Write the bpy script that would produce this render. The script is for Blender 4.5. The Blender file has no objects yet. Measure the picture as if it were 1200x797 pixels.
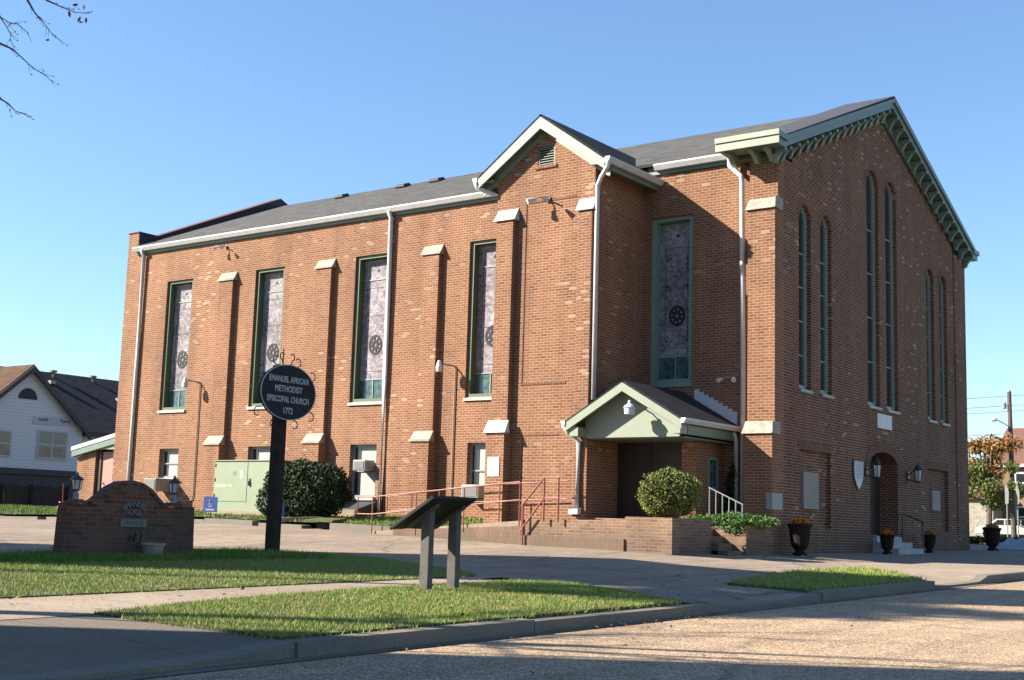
import bpy, bmesh, math, random
import numpy as np
from mathutils import Vector, Matrix
R_ = math.radians
random.seed(7)
scene = bpy.context.scene

# ------------------------------------------------------------------ camera, sky, sun, exposure
cam_d = bpy.data.cameras.new('camera'); cam = bpy.data.objects.new('camera', cam_d)
scene.collection.objects.link(cam); scene.camera = cam
cam_d.sensor_width = 36.0; cam_d.lens = 36*1518.3/1200
cam_d.clip_start = 0.1; cam_d.clip_end = 3000
yaw, pit, rol = R_(36.557), R_(8.043), R_(1.722)
Fw = Vector((-math.sin(yaw)*math.cos(pit), math.cos(yaw)*math.cos(pit), math.sin(pit)))
Rt = Vector((math.cos(yaw), math.sin(yaw), 0)); Up = Rt.cross(Fw)
R2 = Rt*math.cos(rol)+Up*math.sin(rol); U2 = -Rt*math.sin(rol)+Up*math.cos(rol)
cam.matrix_world = Matrix(((R2.x, U2.x, -Fw.x, 11.14), (R2.y, U2.y, -Fw.y, -23.725), (R2.z, U2.z, -Fw.z, 0.5), (0, 0, 0, 1)))

SUN = Vector((-1.0, -0.8, 0.78)).normalized()          # towards the sun
el = math.asin(SUN.z)
world = bpy.data.worlds.new('World'); scene.world = world; world.use_nodes = True
wn = world.node_tree; wn.nodes.clear()
sky = wn.nodes.new('ShaderNodeTexSky'); sky.sky_type = 'NISHITA'; sky.sun_disc = False
sky.sun_elevation = el; sky.sun_rotation = math.atan2(SUN.x, SUN.y)
sky.air_density = 1.15; sky.dust_density = 0.1; sky.ozone_density = 5.5; sky.altitude = 10
bg = wn.nodes.new('ShaderNodeBackground'); bg.inputs[1].default_value = 0.067
wo = wn.nodes.new('ShaderNodeOutputWorld')
wn.links.new(sky.outputs[0], bg.inputs[0]); wn.links.new(bg.outputs[0], wo.inputs[0])
sl = bpy.data.lights.new('sun', 'SUN'); sl.energy = 5.0; sl.angle = R_(0.5); sl.color = (1.0, 0.90, 0.76)
so = bpy.data.objects.new('sun', sl); scene.collection.objects.link(so); so.location = (-20, -20, 30)
so.rotation_euler = SUN.to_track_quat('Z', 'Y').to_euler()
vs = scene.view_settings; vs.view_transform = 'Standard'; vs.look = 'None'; vs.gamma = 1; vs.use_curve_mapping = False
vs.exposure = 1.75

# ------------------------------------------------------------------ material helpers
def nmat(name):
    m = bpy.data.materials.new(name); m.use_nodes = True
    nt = m.node_tree; b = nt.nodes['Principled BSDF']
    return m, nt, b
def N(nt, t, **kw):
    n = nt.nodes.new(t)
    for k, v in kw.items(): setattr(n, k, v)
    return n
def math_(nt, op, a, b=None, c=None):
    n = N(nt, 'ShaderNodeMath', operation=op)
    for i, v in enumerate((a, b, c)):
        if v is None: continue
        if isinstance(v, (int, float)): n.inputs[i].default_value = v
        else: nt.links.new(v, n.inputs[i])
    return n.outputs[0]
def mixc(nt, f, a, b, mode='MIX'):
    n = N(nt, 'ShaderNodeMix', data_type='RGBA', blend_type=mode)
    for s, v in ((n.inputs[0], f), (n.inputs[6], a), (n.inputs[7], b)):
        if isinstance(v, (int, float)): s.default_value = v
        elif isinstance(v, tuple): s.default_value = (*v[:3], 1)
        else: nt.links.new(v, s)
    return n.outputs[2]
def ramp(nt, fac, stops):
    n = N(nt, 'ShaderNodeValToRGB'); e = n.color_ramp.elements
    while len(e) < len(stops): e.new(0.5)
    for el_, (p, c) in zip(e, stops):
        el_.position = p; el_.color = (*c[:3], 1) if isinstance(c, tuple) else (c, c, c, 1)
    nt.links.new(fac, n.inputs[0]); return n.outputs[0]
def noise(nt, vec, scale, detail=4, rough=.55, dist=0):
    n = N(nt, 'ShaderNodeTexNoise'); n.inputs['Scale'].default_value = scale
    n.inputs['Detail'].default_value = detail; n.inputs['Roughness'].default_value = rough
    n.inputs['Distortion'].default_value = dist
    if vec is not None: nt.links.new(vec, n.inputs['Vector'])
    return n.outputs[0]
def worldpos(nt): return N(nt, 'ShaderNodeNewGeometry').outputs['Position']
def bump(nt, b, h, dist=.01, strength=.5):
    n = N(nt, 'ShaderNodeBump'); n.inputs['Distance'].default_value = dist; n.inputs['Strength'].default_value = strength
    nt.links.new(h, n.inputs['Height']); nt.links.new(n.outputs[0], b.inputs['Normal'])

def K(c, k=.56): return tuple(v*k for v in c)
def plain(name, col, rough=.6, var=.12, scale=6, metal=0, spec=.5, bmp=0, bscale=60):
    if max(col) > .12: col = K(col)
    m, nt, b = nmat(name); p = worldpos(nt)
    f = noise(nt, p, scale, 5)
    lo = tuple(c*(1-var) for c in col); hi = tuple(min(1, c*(1+var)) for c in col)
    nt.links.new(ramp(nt, f, [(.3, lo), (.7, hi)]), b.inputs['Base Color'])
    b.inputs['Roughness'].default_value = rough; b.inputs['Metallic'].default_value = metal
    b.inputs['Specular IOR Level'].default_value = spec
    if bmp: bump(nt, b, noise(nt, p, bscale, 3), bmp, .6)
    return m

def brick(name, stops, mortar, w=.178, h=.0593, ms=.0085, pale=.010, soldier=False, dirt=0):
    m, nt, b = nmat(name); kf = 'front' in name; kk = .58 if kf else .80 if 'front' in name or 'sign' in name or 'soldier' in name else .53 if 'terrace' in name else .465
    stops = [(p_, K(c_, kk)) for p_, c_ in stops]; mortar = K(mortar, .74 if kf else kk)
    g = N(nt, 'ShaderNodeNewGeometry'); pos = g.outputs['Position']
    sp = N(nt, 'ShaderNodeSeparateXYZ'); nt.links.new(pos, sp.inputs[0])
    sn = N(nt, 'ShaderNodeSeparateXYZ'); nt.links.new(g.outputs['True Normal'], sn.inputs[0])
    fx = math_(nt, 'GREATER_THAN', math_(nt, 'ABSOLUTE', sn.outputs[0]), .6)
    fz = math_(nt, 'GREATER_THAN', math_(nt, 'ABSOLUTE', sn.outputs[2]), .7)
    U = math_(nt, 'ADD', math_(nt, 'MULTIPLY', sp.outputs[1], fx), math_(nt, 'MULTIPLY', sp.outputs[0], math_(nt, 'SUBTRACT', 1, fx)))
    V = math_(nt, 'ADD', math_(nt, 'MULTIPLY', sp.outputs[1], fz), math_(nt, 'MULTIPLY', sp.outputs[2], math_(nt, 'SUBTRACT', 1, fz)))
    if soldier: U, V = V, U
    cv = N(nt, 'ShaderNodeCombineXYZ'); nt.links.new(U, cv.inputs[0]); nt.links.new(V, cv.inputs[1])
    # slight waviness of the joints
    wob = noise(nt, pos, 5, 2)
    wv = N(nt, 'ShaderNodeVectorMath', operation='ADD'); nt.links.new(cv.outputs[0], wv.inputs[0])
    wm = math_(nt, 'MULTIPLY', math_(nt, 'SUBTRACT', wob, .5), .009)
    wc = N(nt, 'ShaderNodeCombineXYZ'); nt.links.new(wm, wc.inputs[0]); nt.links.new(wm, wc.inputs[1])
    nt.links.new(wc.outputs[0], wv.inputs[1]); vec = wv.outputs[0]
    def bt(c1, c2, mort, msz, bias=0):
        t = N(nt, 'ShaderNodeTexBrick'); nt.links.new(vec, t.inputs['Vector'])
        t.inputs['Scale'].default_value = 1; t.inputs['Brick Width'].default_value = w; t.inputs['Row Height'].default_value = h
        t.inputs['Mortar Size'].default_value = msz; t.inputs['Mortar Smooth'].default_value = .2; t.inputs['Bias'].default_value = bias
        t.inputs['Color1'].default_value = c1; t.inputs['Color2'].default_value = c2; t.inputs['Mortar'].default_value = mort
        return t
    t = bt((0, 0, 0, 1), (1, 1, 1, 1), (.5, .5, .5, 1), 0.0)
    rnd = t.outputs['Color']
    t2 = bt((0, 0, 0, 1), (0, 0, 0, 1), (1, 1, 1, 1), ms)
    col = ramp(nt, rnd, stops)
    # second hash for the odd pale (efflorescent) brick
    wn2 = N(nt, 'ShaderNodeTexWhiteNoise', noise_dimensions='1D'); nt.links.new(rnd, wn2.inputs['W'])
    patch = ramp(nt, math_(nt, 'ADD', noise(nt, pos, .55, 2), math_(nt, 'MULTIPLY', math_(nt, 'GREATER_THAN', sp.outputs[2], 7.1), .09)), [(.50, 0.0), (.62, 1.0)])
    pf = math_(nt, 'MULTIPLY', math_(nt, 'GREATER_THAN', wn2.outputs[0], 1-pale*5), patch)
    col = mixc(nt, math_(nt, 'MULTIPLY', pf, .75), col, K((.56, .44, .34), .6))
    fine = noise(nt, pos, 45, 4)
    col = mixc(nt, 1.0, col, ramp(nt, fine, [(.25, .82), (.75, 1.12)]), 'MULTIPLY')
    mcol = mixc(nt, noise(nt, pos, 9, 3), tuple(c*.8 for c in mortar), tuple(c*1.15 for c in mortar))
    col = mixc(nt, math_(nt, 'MULTIPLY', t2.outputs['Fac'], .92), col, mcol)
    big = noise(nt, pos, .7, 5, .6)
    col = mixc(nt, 1.0, col, ramp(nt, big, [(.3, (.86, .84, .82)), (.7, (1.1, 1.08, 1.05))]), 'MULTIPLY')
    mps = N(nt, 'ShaderNodeMapping'); nt.links.new(pos, mps.inputs[0]); mps.inputs['Scale'].default_value = (2.6, 2.6, .22)
    col = mixc(nt, 1.0, col, ramp(nt, noise(nt, mps.outputs[0], 1.0, 5, .65), [(.3, (.80, .80, .80)), (.62, (1.06, 1.05, 1.04))]), 'MULTIPLY')
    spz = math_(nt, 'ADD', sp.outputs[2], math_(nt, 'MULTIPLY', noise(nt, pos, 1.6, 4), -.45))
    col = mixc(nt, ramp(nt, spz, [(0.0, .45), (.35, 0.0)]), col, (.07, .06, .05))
    if dirt:
        dn = noise(nt, pos, 3.5, 6, .65)
        col = mixc(nt, ramp(nt, dn, [(.5-.25*dirt, 0.0), (.75, dirt)]), col, (.10, .085, .06))
    nt.links.new(col, b.inputs['Base Color']); b.inputs['Roughness'].default_value = .92
    b.inputs['Specular IOR Level'].default_value = .25
    bump(nt, b, math_(nt, 'SUBTRACT', math_(nt, 'MULTIPLY', fine, .3), t2.outputs['Fac']), .006, .7)
    return m

M = {}
RED = [(0, (.28, .11, .06)), (.12, (.36, .15, .085)), (.5, (.41, .175, .096)), (.85, (.45, .205, .115)), (1, (.34, .135, .075))]
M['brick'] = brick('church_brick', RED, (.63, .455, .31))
M['frontbrick'] = brick('front_wall_shaded_brown_brick', [(0, (.13, .044, .024)), (.22, (.19, .07, .038)), (.5, (.225, .085, .048)), (.8, (.255, .105, .06)), (1, (.17, .062, .038))], (.40, .30, .225))  # browner brick, darkened further in its colour to deepen the shaded front
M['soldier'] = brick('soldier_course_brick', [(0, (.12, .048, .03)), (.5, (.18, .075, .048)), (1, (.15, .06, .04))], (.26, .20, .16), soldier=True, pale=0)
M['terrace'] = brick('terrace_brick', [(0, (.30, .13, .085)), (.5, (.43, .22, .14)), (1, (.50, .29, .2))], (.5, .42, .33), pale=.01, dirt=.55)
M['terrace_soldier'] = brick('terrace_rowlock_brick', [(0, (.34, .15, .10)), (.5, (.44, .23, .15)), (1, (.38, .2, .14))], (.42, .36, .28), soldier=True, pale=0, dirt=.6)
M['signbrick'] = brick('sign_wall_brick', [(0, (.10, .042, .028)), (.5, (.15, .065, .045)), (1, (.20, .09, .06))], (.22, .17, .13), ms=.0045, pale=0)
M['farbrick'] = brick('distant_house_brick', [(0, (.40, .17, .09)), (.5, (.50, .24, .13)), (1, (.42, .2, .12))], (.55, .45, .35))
M['cream'] = plain('pale_green_trim_paint', (.34, .395, .30), .5, .05, 3)
M['green'] = plain('green_trim_paint', (.19, .27, .225), .45, .08, 3)
M['dgreen'] = plain('dark_green_frame_paint', (.115, .16, .085), .45, .1, 3)
M['fgreen'] = plain('teal_green_frame_paint', (.28, .40, .35), .45, .08, 3)
M['white'] = plain('white_gutter_paint', (.78, .78, .79), .45, .10, 5)
M['whitewall'] = plain('whitewashed_cap', (.72, .72, .70), .7, .06, 5)
M['stone'] = plain('weathered_cap_stone', (.44, .40, .33), .85, .3, 9, bmp=.004)
M['sill'] = plain('painted_sill', (.62, .62, .55), .7, .12, 7)
M['black'] = plain('black_tar', (.018, .018, .024), .7, .2, 3)
M['blackmetal'] = plain('black_metal', (.02, .02, .022), .45, .2, 8, spec=.5)
M['redmetal'] = plain('rust_red_rail_paint', (.36, .105, .075), .55, .15, 12)
M['redcoping'] = plain('dull_red_coping', (.11, .03, .03), .7, .2, 5)
M['greymetal'] = plain('grey_metal', (.34, .35, .36), .5, .1, 6)
M['conduit'] = plain('tan_conduit', (.48, .38, .28), .6, .1, 6)
M['darkwood'] = plain('dark_brown_door', (.028, .016, .012), .5, .2, 4)
M['glass_dark'] = plain('dark_window_glass', (.02, .025, .03), .08, .2, 2, spec=.6)
M['pink'] = plain('pink_door_paint', (.55, .27, .22), .6, .08, 4)
M['utility'] = plain('pale_green_cabinet_paint', (.31, .38, .25), .5, .05, 3)
M['yellow'] = plain('faded_yellow_marking', (.60, .58, .28), .6, .1, 5)
M['pewter'] = plain('granite_plate', (.44, .39, .34), .7, .3, 60)
M['blue'] = plain('blue_sign_face', (.03, .10, .40), .45, .05, 6)
M['signwhite'] = plain('white_lettering', (.82, .82, .84), .5, .02, 4)
M['letter'] = plain('grey_lettering', (.50, .50, .55), .5, .05, 4)
M['darkletter'] = plain('dull_dark_lettering', (.10, .10, .115), .6, .1, 6)
M['post'] = plain('dark_brown_post', (.028, .020, .016), .85, .3, 9, bmp=.003, spec=.15)
M['greypost'] = plain('grey_panel_post', (.075, .07, .065), .7, .2, 9, spec=.25)
M['panel'] = plain('charcoal_panel', (.016, .016, .019), .7, .1, 6, spec=.2)
M['acbody'] = plain('air_conditioner_shell', (.52, .52, .50), .5, .06, 5)
M['acfin'] = plain('air_conditioner_fins', (.22, .21, .19), .6, .3, 60)
M['urn'] = plain('dark_urn', (.018, .012, .010), .85, .25, 9, spec=.15)
M['curtain'] = plain('pale_blind', (.52, .54, .52), .8, .08, 9)
M['lampglass'] = plain('frosted_lamp_glass', (.75, .78, .86), .25, .06, 9)
M['bark'] = plain('bark', (.085, .068, .055), .9, .35, 12, bmp=.01, bscale=25)
M['barkgrey'] = plain('thin_branch_bark', (.10, .095, .11), .85, .25, 20)
M['redplastic'] = plain('red_shovel_plastic', (.60, .03, .02), .45, .05, 5)
M['pot'] = plain('pale_plant_pot', (.42, .39, .34), .7, .1, 9)
M['soil'] = plain('soil', (.05, .035, .025), .95, .3, 20)
M['wood'] = plain('utility_pole_wood', (.14, .11, .09), .85, .25, 15)
M['fence'] = plain('dark_fence_board', (.028, .026, .024), .9, .35, 4)
M['brownroof'] = plain('brown_roof_shingle', (.20, .095, .065), .9, .2, 9)
M['carwhite'] = plain('white_car_paint', (.70, .72, .72), .25, .02, 3)
M['rubber'] = plain('tyre_rubber', (.02, .02, .02), .85, .1, 9)
M['tarp'] = plain('pale_blue_tarp', (.50, .56, .66), .5, .12, 5)
M['stucco'] = plain('grey_stucco', (.40, .38, .35), .9, .1, 3)
M['banner'] = plain('white_banner', (.62, .66, .76), .6, .03, 3)
M['bannerblue'] = plain('banner_print_blue', (.10, .16, .42), .6, .03, 3)
M['slate'] = plain('dark_fascia', (.035, .035, .045), .7, .15, 4)
M['step'] = plain('stone_step', (.55, .55, .53), .85, .2, 9)

def shingle(name, c1, c2):
    m, nt, b = nmat(name); p = worldpos(nt)
    mp = N(nt, 'ShaderNodeMapping'); nt.links.new(p, mp.inputs[0])
    t = N(nt, 'ShaderNodeTexBrick'); 
    sp = N(nt, 'ShaderNodeSeparateXYZ'); nt.links.new(p, sp.inputs[0])
    g = N(nt, 'ShaderNodeNewGeometry'); sn = N(nt, 'ShaderNodeSeparateXYZ'); nt.links.new(g.outputs['True Normal'], sn.inputs[0])
    fx = math_(nt, 'GREATER_THAN', math_(nt, 'ABSOLUTE', sn.outputs[0]), .3)
    U = math_(nt, 'ADD', math_(nt, 'MULTIPLY', sp.outputs[1], fx), math_(nt, 'MULTIPLY', sp.outputs[0], math_(nt, 'SUBTRACT', 1, fx)))
    cv = N(nt, 'ShaderNodeCombineXYZ'); nt.links.new(U, cv.inputs[0]); nt.links.new(sp.outputs[2], cv.inputs[1])
    nt.links.new(cv.outputs[0], t.inputs['Vector'])
    c1, c2 = K(c1, .48), K(c2, .48)
    t.inputs['Scale'].default_value = 1; t.inputs['Brick Width'].default_value = .28; t.inputs['Row Height'].default_value = .062
    t.inputs['Mortar Size'].default_value = .004; t.inputs['Color1'].default_value = (*c1, 1); t.inputs['Color2'].default_value = (*c2, 1)
    t.inputs['Mortar'].default_value = (*[c*.5 for c in c1], 1)
    col = mixc(nt, 1.0, t.outputs['Color'], ramp(nt, noise(nt, p, 2.2, 5), [(.3, .8), (.7, 1.2)]), 'MULTIPLY')
    nt.links.new(col, b.inputs['Base Color']); b.inputs['Roughness'].default_value = .95
    b.inputs['Specular IOR Level'].default_value = .2
    return m
M['roof'] = shingle('grey_shingle', (.115, .115, .115), (.175, .172, .165))
M['darkroof'] = shingle('dark_shingle', (.035, .038, .05), (.055, .058, .07))
M['litshingle'] = shingle('sunlit_shingle', (.12, .07, .04), (.17, .10, .06))  # browner copy of the dark shingle, for a roof slope in sun

def siding():
    m, nt, b = nmat('white_lap_siding'); p = worldpos(nt)
    sp = N(nt, 'ShaderNodeSeparateXYZ'); nt.links.new(p, sp.inputs[0])
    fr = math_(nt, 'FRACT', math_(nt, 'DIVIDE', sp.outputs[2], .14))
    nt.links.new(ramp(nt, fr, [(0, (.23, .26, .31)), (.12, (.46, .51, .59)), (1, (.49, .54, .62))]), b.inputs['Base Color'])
    b.inputs['Roughness'].default_value = .6; bump(nt, b, fr, .02, .6); return m
M['siding'] = siding()

def groundmat(name, base, tan, spk, speck_scale=55, speck=.5, streak=True, crack=False, rough=.9, patch=.5):
    gk = .63 if 'street' in name else .46 if 'kerb' in name else .57 if 'lot' in name or 'sidewalk' in name else .45
    base, tan, spk = K(base, gk), K(tan, gk), K(spk, gk)
    m, nt, b = nmat(name); p = worldpos(nt)
    col = mixc(nt, ramp(nt, noise(nt, p, .35, 5, .6), [(.35, 0.0), (.65, 1.0)]), base, tan)
    col = mixc(nt, 1.0, col, ramp(nt, noise(nt, p, 2.6, 6, .65), [(.25, 1-.3*patch), (.75, 1+.3*patch)]), 'MULTIPLY')
    v = N(nt, 'ShaderNodeTexVoronoi'); v.inputs['Scale'].default_value = speck_scale; nt.links.new(p, v.inputs['Vector'])
    sv = N(nt, 'ShaderNodeSeparateXYZ'); nt.links.new(v.outputs['Color'], sv.inputs[0])
    col = mixc(nt, math_(nt, 'MULTIPLY', ramp(nt, sv.outputs[0], [(.55, 0.0), (.8, 1.0)]), speck), col, spk)
    col = mixc(nt, math_(nt, 'MULTIPLY', ramp(nt, sv.outputs[1], [(.6, 0.0), (.85, 1.0)]), speck), col, tuple(c*.38 for c in base))
    if streak:
        mp = N(nt, 'ShaderNodeMapping'); nt.links.new(p, mp.inputs[0]); mp.inputs['Scale'].default_value = (3.2, .16, 1)
        col = mixc(nt, 1.0, col, ramp(nt, noise(nt, mp.outputs[0], 1.0, 5, .6), [(.3, .8), (.7, 1.12)]), 'MULTIPLY')
    if crack:
        vc = N(nt, 'ShaderNodeTexVoronoi', feature='DISTANCE_TO_EDGE'); vc.inputs['Scale'].default_value = .28
        wv = N(nt, 'ShaderNodeVectorMath', operation='ADD'); nt.links.new(p, wv.inputs[0])
        nn = N(nt, 'ShaderNodeTexNoise'); nn.inputs['Scale'].default_value = .9; nn.inputs['Detail'].default_value = 5; nt.links.new(p, nn.inputs['Vector'])
        nt.links.new(nn.outputs['Color'], wv.inputs[1]); nt.links.new(wv.outputs[0], vc.inputs['Vector'])
        cf = ramp(nt, vc.outputs['Distance'], [(0.0, 1.0), (.012, 0.0)])
        col = mixc(nt, math_(nt, 'MULTIPLY', cf, .35 if 'street' in name else .75), col, (.05, .045, .04))
    if 'concrete' in name and 'kerb' not in name:
        sp = N(nt, 'ShaderNodeSeparateXYZ'); nt.links.new(p, sp.inputs[0])
        fj = math_(nt, 'FRACT', math_(nt, 'DIVIDE', math_(nt, 'ADD', sp.outputs[1], 40.0), 1.55))
        col = mixc(nt, math_(nt, 'MULTIPLY', math_(nt, 'LESS_THAN', fj, .014), .6), col, (.05, .045, .04))
    nt.links.new(col, b.inputs['Base Color']); b.inputs['Roughness'].default_value = rough
    b.inputs['Specular IOR Level'].default_value = .25
    bump(nt, b, v.outputs['Distance'], .006, .5)
    return m
M['street'] = groundmat('exposed_aggregate_street', (.43, .29, .175), (.51, .35, .22), (.90, .72, .52), 80, .8, crack=True, patch=.8)
M['lot'] = groundmat('worn_lot_paving', (.31, .25, .195), (.47, .365, .27), (.5, .42, .33), 30, .3, crack=True, patch=.8)
M['walk'] = groundmat('sidewalk_concrete', (.38, .30, .225), (.48, .385, .29), (.56, .47, .38), 45, .3, streak=False)
M['apron'] = groundmat('driveway_concrete', (.27, .225, .175), (.34, .285, .23), (.48, .40, .32), 110, .35, streak=False)
M['kerb'] = groundmat('kerb_concrete', (.30, .265, .22), (.38, .34, .28), (.5, .46, .4), 130, .35, streak=False)
M['turfbase'] = groundmat('turf_soil', (.10, .13, .04), (.17, .19, .06), (.26, .24, .10), 18, .5, streak=False)
M['farground'] = groundmat('far_ground', (.12, .15, .05), (.17, .18, .08), (.2, .2, .1), 3, .3, streak=False)

def island_ramp(name, stops, rough=.7, trans=0):
    m, nt, b = nmat(name); g = N(nt, 'ShaderNodeNewGeometry')
    c = ramp(nt, g.outputs['Random Per Island'], [(p_, K(c_, .6)) for p_, c_ in stops])
    if 'grass' in name:
        pn = noise(nt, g.outputs['Position'], 1.3, 5, .65)
        c = mixc(nt, math_(nt, 'MULTIPLY', ramp(nt, pn, [(.48, 0.0), (.66, .6)]), 1.0), c, (.25, .20, .09))
    nt.links.new(c, b.inputs['Base Color'])
    b.inputs['Roughness'].default_value = rough; b.inputs['Specular IOR Level'].default_value = .25
    if trans:
        b.inputs['Transmission Weight'].default_value = 0
        b.inputs['Subsurface Weight'].default_value = 0
    return m
M['grass'] = island_ramp('grass_blades', [(0, (.15, .28, .03)), (.3, (.24, .39, .05)), (.55, (.34, .47, .08)), (.78, (.46, .48, .13)), (.93, (.64, .55, .27)), (1, (.24, .38, .06))])
M['grassdeep'] = island_ramp('long_green_grass', [(0, (.07, .19, .02)), (.5, (.12, .28, .025)), (.9, (.2, .36, .04)), (1, (.3, .34, .08))])
M['boxleaf'] = island_ramp('clipped_shrub_leaves', [(0, (.10, .15, .025)), (.4, (.24, .30, .05)), (.7, (.38, .42, .10)), (.9, (.46, .40, .16)), (1, (.38, .22, .10))])
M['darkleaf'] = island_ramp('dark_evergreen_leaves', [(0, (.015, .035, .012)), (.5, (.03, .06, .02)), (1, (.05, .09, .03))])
M['juniper'] = island_ramp('juniper_sprigs', [(0, (.03, .09, .02)), (.5, (.08, .2, .035)), (.85, (.16, .32, .06)), (1, (.28, .34, .1))])
M['ivy'] = island_ramp('ivy_leaves', [(0, (.02, .04, .015)), (1, (.05, .09, .03))])
M['treegreen'] = island_ramp('green_autumn_leaves', [(0, (.06, .10, .02)), (.5, (.12, .17, .04)), (1, (.22, .22, .06))])
M['treeorange'] = island_ramp('orange_autumn_leaves', [(0, (.34, .13, .03)), (.5, (.45, .22, .06)), (1, (.30, .22, .07))])
M['deadleaf'] = island_ramp('fallen_leaf', [(0, (.30, .12, .03)), (.5, (.42, .22, .08)), (1, (.16, .08, .04))])
M['yleaf'] = island_ramp('yellow_brown_leaf', [(0, (.55, .32, .03)), (.5, (.20, .06, .05)), (1, (.45, .16, .03))])
M['flower'] = island_ramp('orange_and_yellow_flowers', [(0, (.75, .10, .02)), (.45, (.85, .22, .02)), (.7, (.85, .55, .04)), (.8, (.1, .2, .04)), (1, (.12, .22, .05))])

def stained():
    m, nt, b = nmat('stained_glass'); p = worldpos(nt)
    sp = N(nt, 'ShaderNodeSeparateXYZ'); nt.links.new(p, sp.inputs[0])
    cv = N(nt, 'ShaderNodeCombineXYZ'); nt.links.new(math_(nt, 'ADD', sp.outputs[0], sp.outputs[1]), cv.inputs[0]); nt.links.new(sp.outputs[2], cv.inputs[1])
    t = N(nt, 'ShaderNodeTexBrick'); nt.links.new(cv.outputs[0], t.inputs['Vector'])
    t.inputs['Scale'].default_value = 1; t.inputs['Brick Width'].default_value = .13; t.inputs['Row Height'].default_value = .19
    t.inputs['Mortar Size'].default_value = .004; t.inputs['Color1'].default_value = (.17, .165, .19, 1); t.inputs['Color2'].default_value = (.21, .20, .22, 1)
    t.inputs['Mortar'].default_value = (.12, .115, .125, 1)
    n1 = noise(nt, p, 7, 5, .65)
    col = mixc(nt, ramp(nt, n1, [(.40, 0.0), (.58, 1.0)]), t.outputs['Color'], (.30, .275, .28))
    col = mixc(nt, ramp(nt, noise(nt, p, 3.5, 3), [(.50, 0.0), (.66, .8)]), col, (.20, .17, .20))
    vv = N(nt, 'ShaderNodeTexVoronoi'); vv.inputs['Scale'].default_value = 16; nt.links.new(p, vv.inputs['Vector'])
    sv = N(nt, 'ShaderNodeSeparateXYZ'); nt.links.new(vv.outputs['Color'], sv.inputs[0])
    col = mixc(nt, 1.0, col, ramp(nt, sv.outputs[0], [(0, (.55, .55, .62)), (.5, (.98, .95, .97)), (1, (1.2, 1.17, 1.12))]), 'MULTIPLY')
    ve = N(nt, 'ShaderNodeTexVoronoi', feature='DISTANCE_TO_EDGE'); ve.inputs['Scale'].default_value = 16; nt.links.new(p, ve.inputs['Vector'])
    col = mixc(nt, ramp(nt, ve.outputs['Distance'], [(.02, .45), (.05, 0.0)]), col, (.03, .03, .035))
    big = noise(nt, p, 1.1, 2)
    col = mixc(nt, 1.0, col, ramp(nt, big, [(.35, .7), (.65, 1.15)]), 'MULTIPLY')
    nt.links.new(col, b.inputs['Base Color']); b.inputs['Roughness'].default_value = .45; b.inputs['Specular IOR Level'].default_value = .15; return m
M['stained'] = stained()
M['bluegreenglass'] = plain('blue_green_glass', (.05, .085, .09), .2, .6, 9)
M['lead'] = plain('leading', (.012, .012, .014), .8, .1, 5)
M['muntin'] = plain('pale_green_glazing_bar', (.34, .46, .38), .5, .05, 5)

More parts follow.
